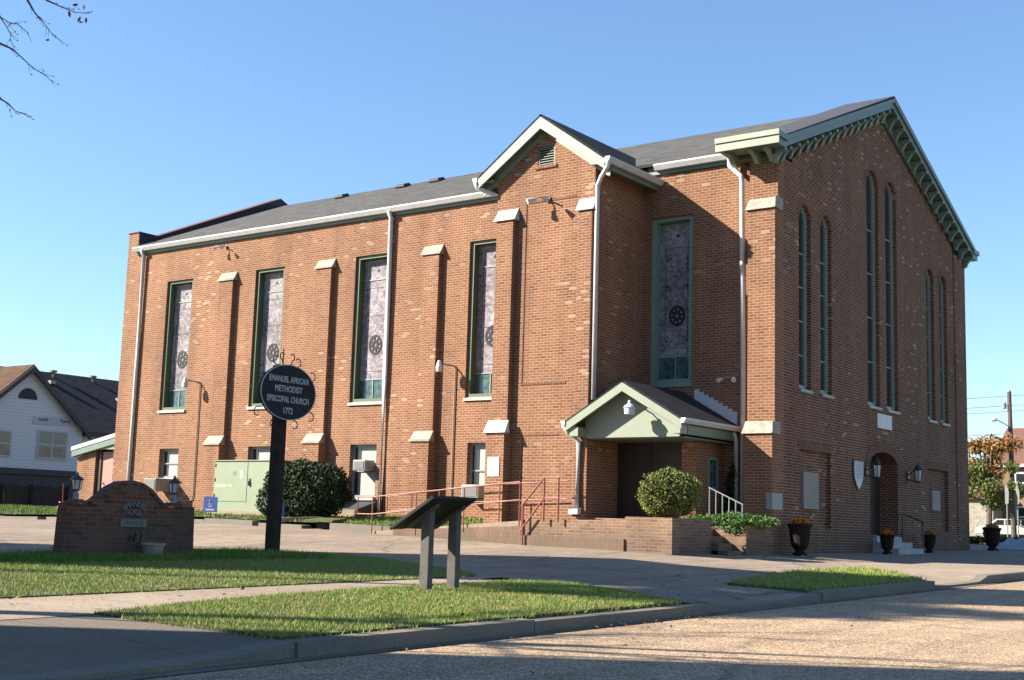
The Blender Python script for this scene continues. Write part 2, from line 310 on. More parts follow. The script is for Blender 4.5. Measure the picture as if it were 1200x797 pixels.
# ------------------------------------------------------------------ mesh builder
class MB:
    def __init__(s): s.v = []; s.f = []; s.mi = []; s.cur = 0
    def vert(s, p): s.v.append(tuple(p)); return len(s.v)-1
    def face(s, pts):
        i = [s.vert(p) for p in pts]; s.f.append(i); s.mi.append(s.cur)
    def box(s, x0, x1, y0, y1, z0, z1):
        if x0 > x1: x0, x1 = x1, x0
        if y0 > y1: y0, y1 = y1, y0
        if z0 > z1: z0, z1 = z1, z0
        s.hexa([(x0, y0, z0), (x1, y0, z0), (x1, y1, z0), (x0, y1, z0)], [(x0, y0, z1), (x1, y0, z1), (x1, y1, z1), (x0, y1, z1)])
        return s
    def hexa(s, a, b):
        """a = bottom loop (ccw from above), b = matching top loop"""
        n = len(a); i = [s.vert(p) for p in a]; j = [s.vert(p) for p in b]
        s.f.append(i[::-1]); s.f.append(j); s.mi += [s.cur]*2
        for k in range(n):
            l = (k+1) % n; s.f.append([i[k], i[l], j[l], j[k]]); s.mi.append(s.cur)
        return s
    def beam(s, p, q, w, h, up=(0, 0, 1)):
        p = Vector(p); q = Vector(q); d = (q-p).normalized(); up = Vector(up)
        sd = d.cross(up)
        if sd.length < 1e-4: sd = d.cross(Vector((1, 0, 0)))
        sd.normalize(); u = sd.cross(d)
        f = lambda c: [c+sd*w/2*a+u*h/2*b for a, b in ((-1, -1), (1, -1), (1, 1), (-1, 1))]
        s.hexa(f(q), f(p)); return s
    def tube(s, pts, r, n=8, caps=True):
        pts = [Vector(p) for p in pts]; m = len(pts)
        rs = r if isinstance(r, (list, tuple)) else [r]*m
        rings = []; ref = None
        for k in range(m):
            d = (pts[min(k+1, m-1)]-pts[max(k-1, 0)]).normalized()
            if ref is None:
                ref = Vector((0, 0, 1)) if abs(d.z) < .9 else Vector((1, 0, 0))
            a = d.cross(ref)
            if a.length < 1e-4: a = d.orthogonal()
            a.normalize(); b = a.cross(d)
            ref = b.cross(Vector((0,0,0))) if False else ref
            rings.append([s.vert(pts[k]+(a*math.cos(t)+b*math.sin(t))*rs[k]) for t in [2*math.pi*i/n for i in range(n)]])
        for k in range(m-1):
            for i in range(n):
                j = (i+1) % n; s.f.append([rings[k][i], rings[k][j], rings[k+1][j], rings[k+1][i]]); s.mi.append(s.cur)
        if caps: s.f.append(rings[0][::-1]); s.f.append(rings[-1]); s.mi += [s.cur]*2
        return s
    def lathe(s, c, prof, n=20, sx=1, sy=1):
        rings = [[s.vert((c[0]+r*sx*math.cos(t), c[1]+r*sy*math.sin(t), c[2]+z)) for t in [2*math.pi*i/n for i in range(n)]] for r, z in prof]
        for k in range(len(rings)-1):
            for i in range(n):
                j = (i+1) % n; s.f.append([rings[k][i], rings[k][j], rings[k+1][j], rings[k+1][i]]); s.mi.append(s.cur)
        s.f.append(rings[0][::-1]); s.f.append(rings[-1]); s.mi += [s.cur]*2
        return s
    def prism(s, poly, fr, depth):
        """poly = 2D outline ccw in frame (o, r, u, n); extruded from n=0 back to -depth"""
        o, r, u, n = [Vector(a) for a in fr]
        a = [o+r*x+u*y-n*depth for x, y in poly]; b = [o+r*x+u*y for x, y in poly]
        s.hexa(a, b); return s
    def build(s, name, mat, parent=None, org=None, smooth=False, bevel=0):
        if org is None: org = parent['_org'] if parent and '_org' in parent else (0, 0, 0)
        org = tuple(org)
        me = bpy.data.meshes.new(name)
        me.from_pydata([(x-org[0], y-org[1], z-org[2]) for x, y, z in s.v], [], s.f)
        mats = mat if isinstance(mat, (list, tuple)) else [mat]
        for m in mats: me.materials.append(m)
        if len(mats) > 1: me.polygons.foreach_set('material_index', s.mi)
        if smooth: me.polygons.foreach_set('use_smooth', [True]*len(me.polygons))
        me.update()
        o = bpy.data.objects.new(name, me); scene.collection.objects.link(o)
        if parent: o.parent = parent; o['_org'] = org
        else: o.location = org; o['_org'] = org
        if bevel:
            b = o.modifiers.new('bevel', 'BEVEL'); b.width = bevel; b.segments = 2; b.limit_method = 'ANGLE'
        return o

def tag(o, label, cat, group=None):
    o['label'] = label; o['category'] = cat
    if group: o['group'] = group
    return o
def thing(name, label, cat, org, group=None):
    o = bpy.data.objects.new(name, None); scene.collection.objects.link(o)
    o.location = org; o['_org'] = tuple(org); o.empty_display_size = .2
    return tag(o, label, cat, group)
def struct(o, kind='structure'): o['kind'] = kind; return o
def copy_tree(o, parent=None):
    c = o.copy(); scene.collection.objects.link(c)
    if parent: c.parent = parent
    for ch in list(o.children): copy_tree(ch, c)
    return c
FX = lambda x, y, z: ((x, y, z), (0, 1, 0), (0, 0, 1), (1, 0, 0))     # frame on a face looking +x
FY = lambda x, y, z: ((x, y, z), (1, 0, 0), (0, 0, 1), (0, -1, 0))    # frame on a face looking -y

def holed_wall(mb, outline, holes, fr, depths, close=None):
    """front face with openings and their reveals"""
    o, r, u, n = [Vector(a) for a in fr]
    bm = bmesh.new(); edges = []
    for loop in [outline]+holes:
        vs_ = [bm.verts.new((x, y, 0)) for x, y in loop]
        for i in range(len(vs_)): edges.append(bm.edges.new((vs_[i], vs_[(i+1) % len(vs_)])))
    bmesh.ops.triangle_fill(bm, edges=edges, use_beauty=True, use_dissolve=False)
    bm.normal_update()
    for f in bm.faces:
        pts = [v.co.copy() for v in f.verts]
        if f.normal.z < 0: pts.reverse()
        mb.face([o+r*p.x+u*p.y for p in pts])
    bm.free()
    for h, d in zip(holes, depths):
        m = len(h)
        for i in range(m):
            a, b = h[i], h[(i+1) % m]
            A, B = o+r*a[0]+u*a[1], o+r*b[0]+u*b[1]
            mb.face([B, A, A-n*d, B-n*d] if True else None)
def rect(x0, x1, z0, z1): return [(x0, z0), (x1, z0), (x1, z1), (x0, z1)]
def arched(x0, x1, z0, zs, rise, n=8):
    c = (x0+x1)/2; a = (x1-x0)/2
    return [(x0, z0), (x1, z0)]+[(c+a*math.cos(t), zs+rise*math.sin(t)) for t in [math.pi*i/n for i in range(n+1)]]

def text_obj(body, size, fr, mat, name, parent=None, sx=1.0, ext=.004, lift=.003, bend=None, weight=.0, spacing=1.0):
    cu = bpy.data.curves.new('lettering', 'FONT'); cu.body = body; cu.size = size; cu.align_x = 'CENTER'; cu.align_y = 'CENTER'
    cu.extrude = ext; cu.offset = weight; cu.space_character = spacing
    to = bpy.data.objects.new('lettering', cu); scene.collection.objects.link(to)
    bpy.context.view_layer.update()
    me = bpy.data.meshes.new_from_object(to.evaluated_get(bpy.context.evaluated_depsgraph_get()))
    bpy.data.objects.remove(to); bpy.data.curves.remove(cu)
    o, r, u, n = [Vector(a) for a in fr]
    org = Vector(parent['_org']) if parent else o
    for v in me.vertices:
        x, y, z = v.co.x*sx, v.co.y, v.co.z
        if bend:
            a = x/bend; rr = bend+y; x, y = rr*math.sin(a), rr*math.cos(a)-bend
        v.co = o+r*x+u*y+n*(z+lift)-org
    me.materials.clear(); me.materials.append(mat); me.update()
    ob = bpy.data.objects.new(name, me); scene.collection.objects.link(ob)
    if parent: ob.parent = parent
    else: ob.location = org
    ob['_org'] = tuple(org)
    return ob

# ------------------------------------------------------------------ ground heights
BX = [-40, -30, -21.6, -18.8, -13.7, -8.8, -6.5, -4.67, -3.6, -2, -.33, 1, 2.2, 60]
BZ = [0, 0, -.05, .03, .165, .165, .145, .12, .105, .105, .085, .02, 0, 0]
def G(x, y):
    cx = min(max(x, -45), 30); cy = min(max(y, -45), 60)
    t = min(max((y+10)/6.8, 0), 1); s = t*t*(3-2*t)
    if y > 1: s *= max(0, 1-(y-1)/6)
    return -.02-.014*cx+.013*cy+float(np.interp(x, BX, BZ))*s
def sm(a, b, t): t = min(max((t-a)/(b-a), 0), 1); return t*t*(3-2*t)
def Glot(x, y):
    w = max(sm(-12.0, -11.2, y)*(1-sm(-9.6, -8.9, y)), sm(-5.6, -5.1, y)*(1-sm(-3.1, -2.6, y)), 1-sm(-18.3, -17.5, y))
    return G(x, y)-.075*w*sm(3.9, 4.86, x)
def Glawn(x, y):
    if x < -22: return max(G(x, y)+.06, .42) if y > -3 else G(x, y)+.05
    k = min(max((y+3)/3.2, 0), 1)
    return (G(x, -3.0)+.13)*(1-k)+.56*k

def sheet(name, poly, mat, dz=0.0, step=.5, zf=G, label=None, kind='structure', thick=0):
    bm = bmesh.new(); f = bm.faces.new([bm.verts.new((x, y, 0)) for x, y in poly])
    xs = [p[0] for p in poly]; ys = [p[1] for p in poly]
    for ax, lo, hi in ((0, min(xs), max(xs)), (1, min(ys), max(ys))):
        k = math.floor(lo/step)+1
        while k*step < hi:
            co = [0, 0, 0]; no = [0, 0, 0]; co[ax] = k*step; no[ax] = 1
            bmesh.ops.bisect_plane(bm, geom=bm.verts[:]+bm.edges[:]+bm.faces[:], plane_co=co, plane_no=no); k += 1
    bmesh.ops.triangulate(bm, faces=bm.faces[:])
    if thick:
        r = bmesh.ops.extrude_face_region(bm, geom=bm.faces[:])
        nv = set(v for v in r['geom'] if isinstance(v, bmesh.types.BMVert))
        for v in bm.verts: v.co.z = zf(v.co.x, v.co.y)+dz-(0 if v in nv else thick)
    else:
        for v in bm.verts: v.co.z = zf(v.co.x, v.co.y)+dz
    bmesh.ops.recalc_face_normals(bm, faces=bm.faces[:])
    if not thick:
        for f in bm.faces:
            if f.normal.z < 0: f.normal_flip()
    me = bpy.data.meshes.new(name); bm.to_mesh(me); bm.free(); me.materials.append(mat)
    o = bpy.data.objects.new(name, me); scene.collection.objects.link(o); o['kind'] = kind
    return o

KX = 4.86                                                                    # kerb line of the street
street_z = lambda x, y: G(x, y)-.095
sheet('ground', [(-300, -300), (KX, -300), (KX, 400), (-300, 400)], M['farground'], -.30, 10)
sheet('street', [(KX-.15, -70), (16, -70), (16, 70), (KX-.15, 70)], M['street'], 0, .5, street_z)
sheet('far_roadside', [(16, -300), (300, -300), (300, 400), (16, 400)], M['farground'], -.1, 10)
sheet('parking_lot', [(-44, -30), (1.3, -30), (1.3, -10.5), (2.2, -11.0), (3.6, -11.3), (KX, -11.9), (KX, -8.9), (3.4, -8.6), (3.0, -3.0), (1.9, -1.0), (1.9, .6), (-44, .6)], M['lot'], 0, .5, Glot)
sheet('driveway_apron', [(2.7, -40), (KX, -40), (KX, -17.55), (2.7, -17.5)], M['apron'], .012, .5, Glot)
sheet('side_path', [(1.2, -40), (2.75, -40), (2.75, -17.5), (2.45, -16.5), (2.15, -15), (2.0, -13.5), (2.0, -11.2), (1.2, -11.1)], M['walk'], .016, .5)
sheet('front_pavement', [(1.9, -1.0), (3.0, -3.0), (3.3, -5.4), (KX, -5.4), (KX, 40), (-3.0, 40), (-3.0, 12.9), (-.3, 12.9), (-.3, .4), (1.9, .4)], M['walk'], .006, .5, Glot)

def gut(x, y): return street_z(x, y)+.006
sheet('gutter_strip', [(KX+.0, -40), (KX+.2, -40), (KX+.2, 40), (KX+.0, 40)], M['apron'], 0, .5, gut)
# kerbs
def kerb(name, pts, w=.15, top=.03, bot=-.25, mat='kerb', zf=G, gap=.006, stone=2.6, jitter=.012):
    mb = MB(); rnd = random.Random(len(pts)*7+int(abs(pts[0][1])*10))
    for (a, b) in zip(pts[:-1], pts[1:]):
        a = Vector((*a, 0)); b = Vector((*b, 0)); L = (b-a).length; n = max(1, round(L/stone)); d = (b-a)/n
        nrm = Vector((-d.y, d.x, 0)).normalized()
        for i in range(n):
            p = a+d*i+d.normalized()*gap; q = a+d*(i+1)-d.normalized()*gap; j = rnd.uniform(-jitter, jitter)
            off = nrm*rnd.uniform(-.008, .008)
            seg = 4
            for k in range(seg):
                p1 = p+(q-p)*k/seg+off; q1 = p+(q-p)*(k+1)/seg+off
                c = [p1-nrm*w/2, q1-nrm*w/2, q1+nrm*w/2, p1+nrm*w/2]
                A = [(v.x, v.y, zf(v.x, v.y)+bot) for v in c]
                t = [(v.x, v.y, zf(v.x, v.y)+top+j) for v in c]
                B = [((v[0]*.94+(sum(c_[0] for c_ in t)/4)*.06), v[1], v[2]) for v in t]
                mb.hexa(A, t)
    return struct(mb.build(name, M[mat]))
kerb('kerb', [(KX, -17.6), (KX+.02, -12.3), (KX-.02, -11.8)], .15, .012)
kerb('kerb', [(KX, -9.1), (KX, -5.1)], .15, .015)
kerb('kerb', [(KX-.02, -2.6), (KX-.05, 30)], .16, .03)
sheet('kerb', [(KX-.1, -11.9), (KX+.06, -11.9), (KX+.06, -9.0), (KX-.1, -9.0)], M['kerb'], .016, .5, Glot, thick=.2)
sheet('kerb', [(KX-.1, -5.6), (KX+.06, -5.6), (KX+.06, -2.6), (KX-.1, -2.6)], M['kerb'], .016, .5, Glot, thick=.2)
sheet('kerb', [(KX-.16, -40), (KX+.06, -40), (KX+.06, -17.6), (KX-.16, -17.6)], M['kerb'], .016, .5, Glot, thick=.2)
kerb('kerb', [(-44, -3.0), (-19.6, -3.05)], .3, .07, stone=1.9, jitter=.03)
kerb('kerb', [(-19.2, -3.05), (-13.0, -3.0), (-11.4, -2.95)], .3, .09, stone=2.1, jitter=.03)
kerb('kerb', [(-11.15, -3.0), (-9.75, -3.0)], .3, .08, stone=2.0, jitter=.02)
kerb('kerb', [(-8.9, -3.0), (-7.1, -3.05)], .3, .16, stone=2.0)

# lawns and islands
isA = [(2.73, -17.56), (KX-.08, -17.6), (KX-.08, -12.2), (3.42, -11.26), (2.5, -10.9), (2.0, -11.2), (2.0, -13.5), (2.15, -15.1), (2.45, -16.6)]
isB = [(-2.6, -30), (1.25, -30), (1.22, -11.4), (1.0, -10.7), (.3, -10.15), (-.7, -9.65), (-2, -9.1), (-3.1, -8.7), (-3.75, -9.1), (-3.8, -13.95), (-3.1, -14.2), (-2.8, -14.9)]
isC = [(3.6, -8.9), (KX-.08, -9.05), (KX-.08, -5.1), (3.75, -3.5), (2.9, -2.6), (2.75, -4.5), (2.85, -5.6), (3.26, -7.5)]
lawn = [(-44, -2.85), (-8.9, -2.85), (-7.2, -2.9), (-7.2, -2.2), (-3.9, -2.0), (-3.9, .56), (-21.5, .56), (-24.6, .9), (-24.6, 60), (-44, 60)]
sheet('front_verge', isA, M['turfbase'], .028, .5, thick=.2)
sheet('sign_verge', isB, M['turfbase'], .028, .5, thick=.2)
sheet('corner_verge', isC, M['turfbase'], .028, .5, thick=.2)
sheet('church_lawn', lawn, M['turfbase'], 0, .5, Glawn)
sheet('back_lawn', [(-200, -2.85), (-44, -2.85), (-44, 60), (-200, 60)], M['turfbase'], .06, 4)

def inside(poly, X, Y):
    c = np.zeros(len(X), bool); n = len(poly)
    for i in range(n):
        x1, y1 = poly[i]; x2, y2 = poly[(i+1) % n]
        m = ((y1 > Y) != (y2 > Y)) & (X < (x2-x1)*(Y-y1)/(y2-y1+1e-12)+x1); c ^= m
    return c
def blades(name, poly, n, h, w, mat, zf, dz, seed, label, lim=None, patchy=True):
    rs = np.random.RandomState(seed)
    xs = [p[0] for p in poly]; ys = [p[1] for p in poly]
    x0, x1, y0, y1 = min(xs), max(xs), min(ys), max(ys)
    if lim: x0, x1, y0, y1 = max(x0, lim[0]), min(x1, lim[1]), max(y0, lim[2]), min(y1, lim[3])
    X = rs.uniform(x0, x1, n*2); Y = rs.uniform(y0, y1, n*2)
    if patchy:
        d = np.sin(X*3.1+np.sin(Y*2.3)*1.5)*np.sin(Y*2.7+np.cos(X*1.9)*2)+.35*np.sin(X*9+Y*7)
        k = rs.uniform(-1.6, 1.2, len(X)) < d+.9
        X, Y = X[k], Y[k]
    k = inside(poly, X, Y); X, Y = X[k][:n], Y[k][:n]; m = len(X); X = X+rs.normal(0, .03, m); Y = Y+rs.normal(0, .03, m)
    Z = np.array([zf(a, b) for a, b in zip(X, Y)])+dz
    a = rs.uniform(0, 2*np.pi, m); H = h*rs.uniform(.5, 1.3, m); W = w*rs.uniform(.7, 1.4, m)/2
    lx = rs.normal(0, .45, m)*H; ly = rs.normal(0, .45, m)*H
    V = np.zeros((m, 3, 3)); dx, dy = np.cos(a)*W, np.sin(a)*W
    V[:, 0] = np.stack([X-dx, Y-dy, Z-.01], 1); V[:, 1] = np.stack([X+dx, Y+dy, Z-.01], 1); V[:, 2] = np.stack([X+lx, Y+ly, Z+H], 1)
    me = bpy.data.meshes.new(name); me.vertices.add(m*3); me.vertices.foreach_set('co', V.ravel())
    me.loops.add(m*3); me.loops.foreach_set('vertex_index', np.arange(m*3)); me.polygons.add(m)
    me.polygons.foreach_set('loop_start', np.arange(0, m*3, 3)); me.polygons.foreach_set('loop_total', np.full(m, 3))
    me.update(); me.validate(); me.materials.append(mat)
    o = bpy.data.objects.new(name, me); scene.collection.objects.link(o); o['kind'] = 'stuff'
    tag(o, label, 'grass'); return o
blades('grass', isA, 100000, .031, .007, M['grass'], G, .02, 1, 'cut grass with straw blades on the verge under the slanted panel')
blades('grass', isB, 160000, .033, .008, M['grass'], G, .02, 2, 'cut grass on the verge around the low brick sign wall', lim=(-6.5, 1.3, -20.5, -9))
blades('grass', [(-3.9, -14.6), (-2.6, -14.4), (-2.4, -12.2), (-2.2, -9.9), (-3.9, -9.7), (-4.6, -12)], 17000, .10, .011, M['grassdeep'], G, .02, 3, 'longer bright green grass at the foot of the brick sign wall', patchy=False)
blades('grass', isC, 16000, .05, .013, M['grass'], G, .02, 4, 'small cut grass verge between driveway and street corner')
blades('grass', lawn, 60000, .06, .02, M['grassdeep'], Glawn, 0, 5, 'green lawn strip along the foot of the church side wall', lim=(-43.9, -4, -2.9, 6))

# fallen leaves: too many to count
def leaves_on(name, polys, n, size, mat, zf, dz, seed, label):
    rs = random.Random(seed); mb = MB()
    for _ in range(n):
        x0, x1, y0, y1 = rs.choice(polys); x = rs.uniform(x0, x1); y = rs.uniform(y0, y1); z = zf(x, y)+dz+rs.uniform(0, .02)
        s = size*rs.uniform(.6, 1.3); a = rs.uniform(0, 6.28); t = rs.uniform(-.5, .5)
        u = Vector((math.cos(a), math.sin(a), t)); v = Vector((-math.sin(a), math.cos(a), rs.uniform(-.4, .4)))
        c = Vector((x, y, z)); mb.face([c-u*s, c-v*s*.5, c+u*s, c+v*s*.5])
    o = mb.build(name, mat); o['kind'] = 'stuff'; return tag(o, label, 'leaves')
leaves_on('fallen_leaves', [(2.7, KX, -17.6, -11.8), (-4, 1.1, -18, -10), (1.3, 2.5, -18, -11), (2.8, KX, -9, -4)], 260, .028, M['deadleaf'], G, .045, 9, 'brown fallen leaves scattered over the grass verges')

leaves_on('gutter_leaves', [(KX+.09, KX+.3, -17.5, -6), (KX+.09, KX+.6, -14, -12), (KX+.1, KX+3, -17, -4)], 150, .024, M['deadleaf'], street_z, .008, 10, 'dead leaves and grit blown into the gutter along the kerb')
# ------------------------------------------------------------------ the church
church = thing('church', 'large red brick church with green cornice and tall stained glass windows', 'church', (0, 0, 0))
YW = .55; ZE = 8.42; W = 12.47; YR = 6.235; SL = .44
ZR = ZE+(YR-.40)*SL
def C(mb, name, mat, parent=church, **k): return mb.build(name, M[mat] if isinstance(mat, str) else [M[a] for a in mat], parent, **k)

upper = [(-19.62+3.8*i, -18.47+3.8*i, 3.45, 7.28) for i in range(4)]
w5 = (-3.12, -2.09, 3.58, 7.24)
lower = [(-19.47, -18.62, 1.49, 2.33), (-15.72, -14.85, 1.3, 2.36), (-11.91, -11.0, 1.03, 2.37), (-8.09, -7.2, 1.05, 2.37)]
mb = MB()
holes = [rect(*w) for w in upper]+[rect(*w5)]+[rect(*w) for w in lower]
holed_wall(mb, rect(-21.6, 0.0, -.4, 8.42), holes, FY(0, YW, 0), [.3]*5+[.2]*4)
# west wall raking parapet
C(mb, 'side_wall', 'brick')
# dark sheet behind the openings, standing in for the unlit interior
mb = MB()
mb.box(-21.4, -.2, YW+.42, YW+.5, 0, 8.3); C(mb, 'dark_backing', 'black')

# facade
fw = [(1.36, 1.98, 3.46, 7.12, .31), (2.49, 3.11, 3.46, 7.12, .31), (5.20, 5.98, 3.46, 8.75, .38), (6.42, 7.20, 3.46, 8.75, .38), (9.32, 9.93, 3.46, 7.12, .31), (10.36, 10.98, 3.46, 7.12, .31)]
panels = [rect(1.43, 3.02, .58, 2.2), rect(9.26, 10.86, .6, 2.2)]
door_h = arched(5.26, 7.1, .48, 2.08, .34, 10)
mb = MB()
outl = [(1.02, -.3), (11.55, -.3), (11.55, 8.35), (YR, 8.2+YR*SL+.0), (1.02, 8.3)]
holed_wall(mb, outl, [arched(a, b, c, d, r) for a, b, c, d, r in fw]+panels+[door_h], FX(0, 0, 0), [.22]*6+[.10]*2+[.55])
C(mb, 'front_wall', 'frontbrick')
mb = MB(); mb.box(-.6, -.57, 1.0, 11.5, .45, 8.2); mb.box(-.6, -.57, 4.6, 7.9, 8.2, 9.6); C(mb, 'dark_backing', 'black')  # dark sheets in place of the gloom inside
for r in (rect(1.43, 3.02, .58, 2.2), rect(9.26, 10.86, .6, 2.2)):
    mb = MB(); mb.face([(-.10, a, b) for a, b in r]); C(mb, 'recessed_panel', 'frontbrick')
    mb = MB(); mb.box(0, .012, r[0][0]-.12, r[1][0]+.12, 2.2, 2.42); C(mb, 'lintel', 'soldier')
# corner pilasters of the facade (a little proud)
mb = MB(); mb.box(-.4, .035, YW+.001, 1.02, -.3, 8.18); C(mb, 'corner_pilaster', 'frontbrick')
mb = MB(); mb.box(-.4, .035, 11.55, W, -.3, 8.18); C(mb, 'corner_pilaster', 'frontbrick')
# north and far walls
mb = MB(); mb.box(-21.6, -.4, W-.3, W, -.3, 8.3); C(mb, 'back_wall', 'brick')
mb = MB()
mb.prism([(YW+.004, -.4), (W-.3, -.4), (W-.3, 8.9), (W-.9, 8.95), (YR, 11.22), (1.25, 8.93), (YW+.004, 8.93)], ((-21.15, 0, 0), (0, 1, 0), (0, 0, 1), (1, 0, 0)), .45)
C(mb, 'end_wall', 'brick')
mb = MB()   # tarred inner face and coping of the raking parapet
mb.prism([(YW+.012, 8.50), (YR, 10.9), (W-.35, 8.4), (W-.35, 8.95), (W-.85, 9.0), (YR, 11.26), (1.25, 8.97), (YW-.0, 8.97)], ((-21.12, 0, 0), (0, 1, 0), (0, 0, 1), (1, 0, 0)), .028)
C(mb, 'parapet_flashing', 'black')
mb = MB()
pp = [(YW-.03, 8.94), (1.25, 8.94), (YR, 11.235), (W-.88, 8.97)]
for a, b in zip(pp[:-1], pp[1:]): mb.beam((-21.37, a[0], a[1]+.012), (-21.37, b[0], b[1]+.012), .54, .028)
C(mb, 'parapet_coping', 'redcoping')
# mortar/plinth band on facade
for q_ in ((1.03, 5.1, .5), (7.26, 11.54, .55)):
    mb = MB(); mb.box(0, .03, q_[0], q_[1], -.3, q_[2]); C(mb, 'plinth', 'frontbrick')

# roof
def slab(mb, pts, t):
    a = [Vector(p) for p in pts]; n = (a[1]-a[0]).cross(a[2]-a[0]).normalized()
    if n.z < 0: n = -n; a = a[::-1]
    mb.hexa([p-n*t for p in a], a)
mb = MB()
slab(mb, [(-21.13, .36, ZE+.03), (-.4, .36, ZE+.03), (-.4, YR, ZR), (-21.13, YR, ZR)], .06)
slab(mb, [(-21.13, W-.2, ZE-.05), (-.4, W-.2, ZE-.05), (-.4, YR, ZR), (-21.13, YR, ZR)], .06)
roof = C(mb, 'roof', 'roof')
for x, y in ((-17.5, 5.5), (-14.9, 5.5), (-13.54, 5.5)):
    z = ZE+(y-.36)*SL
    mb = MB(); mb.hexa([(x-.22, y-.2, z-.05), (x+.22, y-.2, z-.05), (x+.22, y+.2, z-.0), (x-.22, y+.2, z-.0)], [(x-.14, y-.14, z+.05), (x+.14, y-.14, z+.05), (x+.14, y+.14, z+.15), (x-.14, y+.14, z+.15)])
    mb.build('roof_vent', M['black'], roof)
# eaves board + gutter
mb = MB(); mb.box(-21.1, -5.95, YW-.06, YW, 8.22, 8.4); mb.box(-3.2, -1.06, YW-.06, YW, 8.22, 8.4); C(mb, 'eaves_board', 'green')
def gutter(mb, p, q, out, s=.11):
    p = Vector(p); q = Vector(q); o = Vector(out)
    prof = [(0, 0), (0, s), (s*1.05, s), (s*1.05, s*.72), (s*.62, 0)]
    f = lambda c: [c+o*a+Vector((0, 0, 1))*b for a, b in prof]
    mb.hexa(f(p), f(q))
mb = MB(); gutter(mb, (-21.15, YW-.07, 8.3), (-5.9, YW-.07, 8.3), (0, -1, 0), .13); C(mb, 'gutter', 'white')
mb = MB(); gutter(mb, (-2.98, YW-.07, 8.3), (-1.02, YW-.07, 8.3), (0, -1, 0), .13); C(mb, 'gutter', 'white')

# buttresses on the long wall, each with two sloped caps
def buttress(x0, x1, mat='stone', yw=YW, lowp=.29, upp=.13, ztop=7.05, zlow=2.40, capw=.035):
    mb = MB(); mb.box(x0, x1, yw-lowp, yw, -.1, zlow); mb.box(x0+.025, x1-.025, yw-upp, yw, zlow, ztop)
    b = C(mb, 'buttress', 'brick')
    for z, pr, back in ((ztop, upp, 0), (zlow, lowp, upp)):
        c = MB(); a = x0-capw; e = x1+capw; y1 = yw-pr-capw; y0 = yw-back
        c.prism([], FY(0, 0, 0), 0) if False else None
        c.hexa([(a, y1, z), (e, y1, z), (e, y0, z), (a, y0, z)], [(a+.02, y0-.03, z+.24), (e-.02, y0-.03, z+.24), (e-.02, y0, z+.26), (a+.02, y0, z+.26)])
        # front lip
        c.box(a, e, y1-.004, y1+.02, z-.004, z+.05)
        c.build('cap', M[mat], b)
    return b
for x0, x1 in ((-17.2, -16.58), (-13.34, -12.75), (-9.64, -9.06)): buttress(x0, x1)
# corner pier
mb = MB(); mb.box(-.60, 0.034, 0.0, YW, -.3, 2.42); mb.box(-.57, .034, .12, YW, 2.42, 7.04); mb.box(-.60, .034, .26, YW, 7.04, 8.18)
pier = C(mb, 'corner_pier', 'brick')
for z, pr, back in ((2.42, 0.0, .12), (7.04, .12, .26)):
    c = MB(); c.hexa([(-.62, pr-.05, z), (.05, pr-.05, z), (.05, back+.02, z), (-.62, back+.02, z)], [(-.6, back-.01, z+.26), (.045, back-.01, z+.26), (.045, back+.02, z+.26), (-.6, back+.02, z+.26)])
    c.box(.036, .055, pr-.02, pr+.34, z, z+.25)
    c.build('cap', M['stone'], pier)

# tower
TX0, TX1, TY = -5.88, -3.32, -1.45; TC = (TX0+TX1)/2; TZ = 7.97; TS = .74
tw = MB()
apz = 8.93
holed_wall(tw, [(TX0, -.3), (TX1, -.3), (TX1, TZ), (TC, apz), (TX0, TZ)], [rect(-4.82, -4.37, 8.2, 8.62)], FY(0, TY, 0), [.12])
tw.face([(TX1, TY, -.3), (TX1, YW, -.3), (TX1, YW, TZ), (TX1, TY, TZ)])
tw.face([(TX0, YW, -.3), (TX0, TY, -.3), (TX0, TY, TZ), (TX0, YW, TZ)])
C(tw, 'tower', 'brick')
lv = MB()
for i in range(7): 
    z = 8.23+i*.055; lv.hexa([(-4.8, TY+.02, z), (-4.39, TY+.02, z), (-4.39, TY+.09, z+.03), (-4.8, TY+.09, z+.03)], [(-4.8, TY+.02, z+.012), (-4.39, TY+.02, z+.012), (-4.39, TY+.09, z+.042), (-4.8, TY+.09, z+.042)])
lo = C(lv, 'louvre_vent', 'cream')
mb = MB(); mb.box(-4.82, -4.78, TY+.015, TY+.1, 8.2, 8.62); mb.box(-4.41, -4.37, TY+.015, TY+.1, 8.2, 8.62); mb.box(-4.78, -4.41, TY+.015, TY+.1, 8.59, 8.62); mb.box(-4.78, -4.41, TY+.1, TY+.115, 8.2, 8.62)
mb.build('frame', M['dgreen'], lo)
mb = MB(); mb.box(-4.88, -4.31, TY-.03, TY+.05, 8.13, 8.195); mb.build('sill', M['brick'], lo)
for x0, x1 in ((-5.80, -5.32), (-3.66, -3.322)):
    b = MB(); lowz = 2.40
    if x0 < -5: b.box(x0, x1, TY-.26, TY, -.1, lowz); b.box(x0+.02, x1-.02, TY-.14, TY, lowz, 7.05)
    else: b.box(x0, x1, TY-.10, TY, -.1, lowz); b.box(x0+.01, x1, TY-.10, TY, lowz, 7.05)
    bo = C(b, 'buttress', 'brick')
    for z, pr, back in (((7.05, .14, 0), (lowz, .26, .14)) if x0 < -5 else ((7.05, .10, 0),)):
        c = MB(); c.hexa([(x0-.05, TY-pr-.05, z), (x1+.05, TY-pr-.05, z), (x1+.05, TY-back, z), (x0-.05, TY-back, z)], [(x0-.03, TY-back-.02, z+.27), (x1+.03, TY-back-.02, z+.27), (x1+.03, TY-back, z+.27), (x0-.03, TY-back, z+.27)])
        c.build('cap', M['whitewall'], bo)
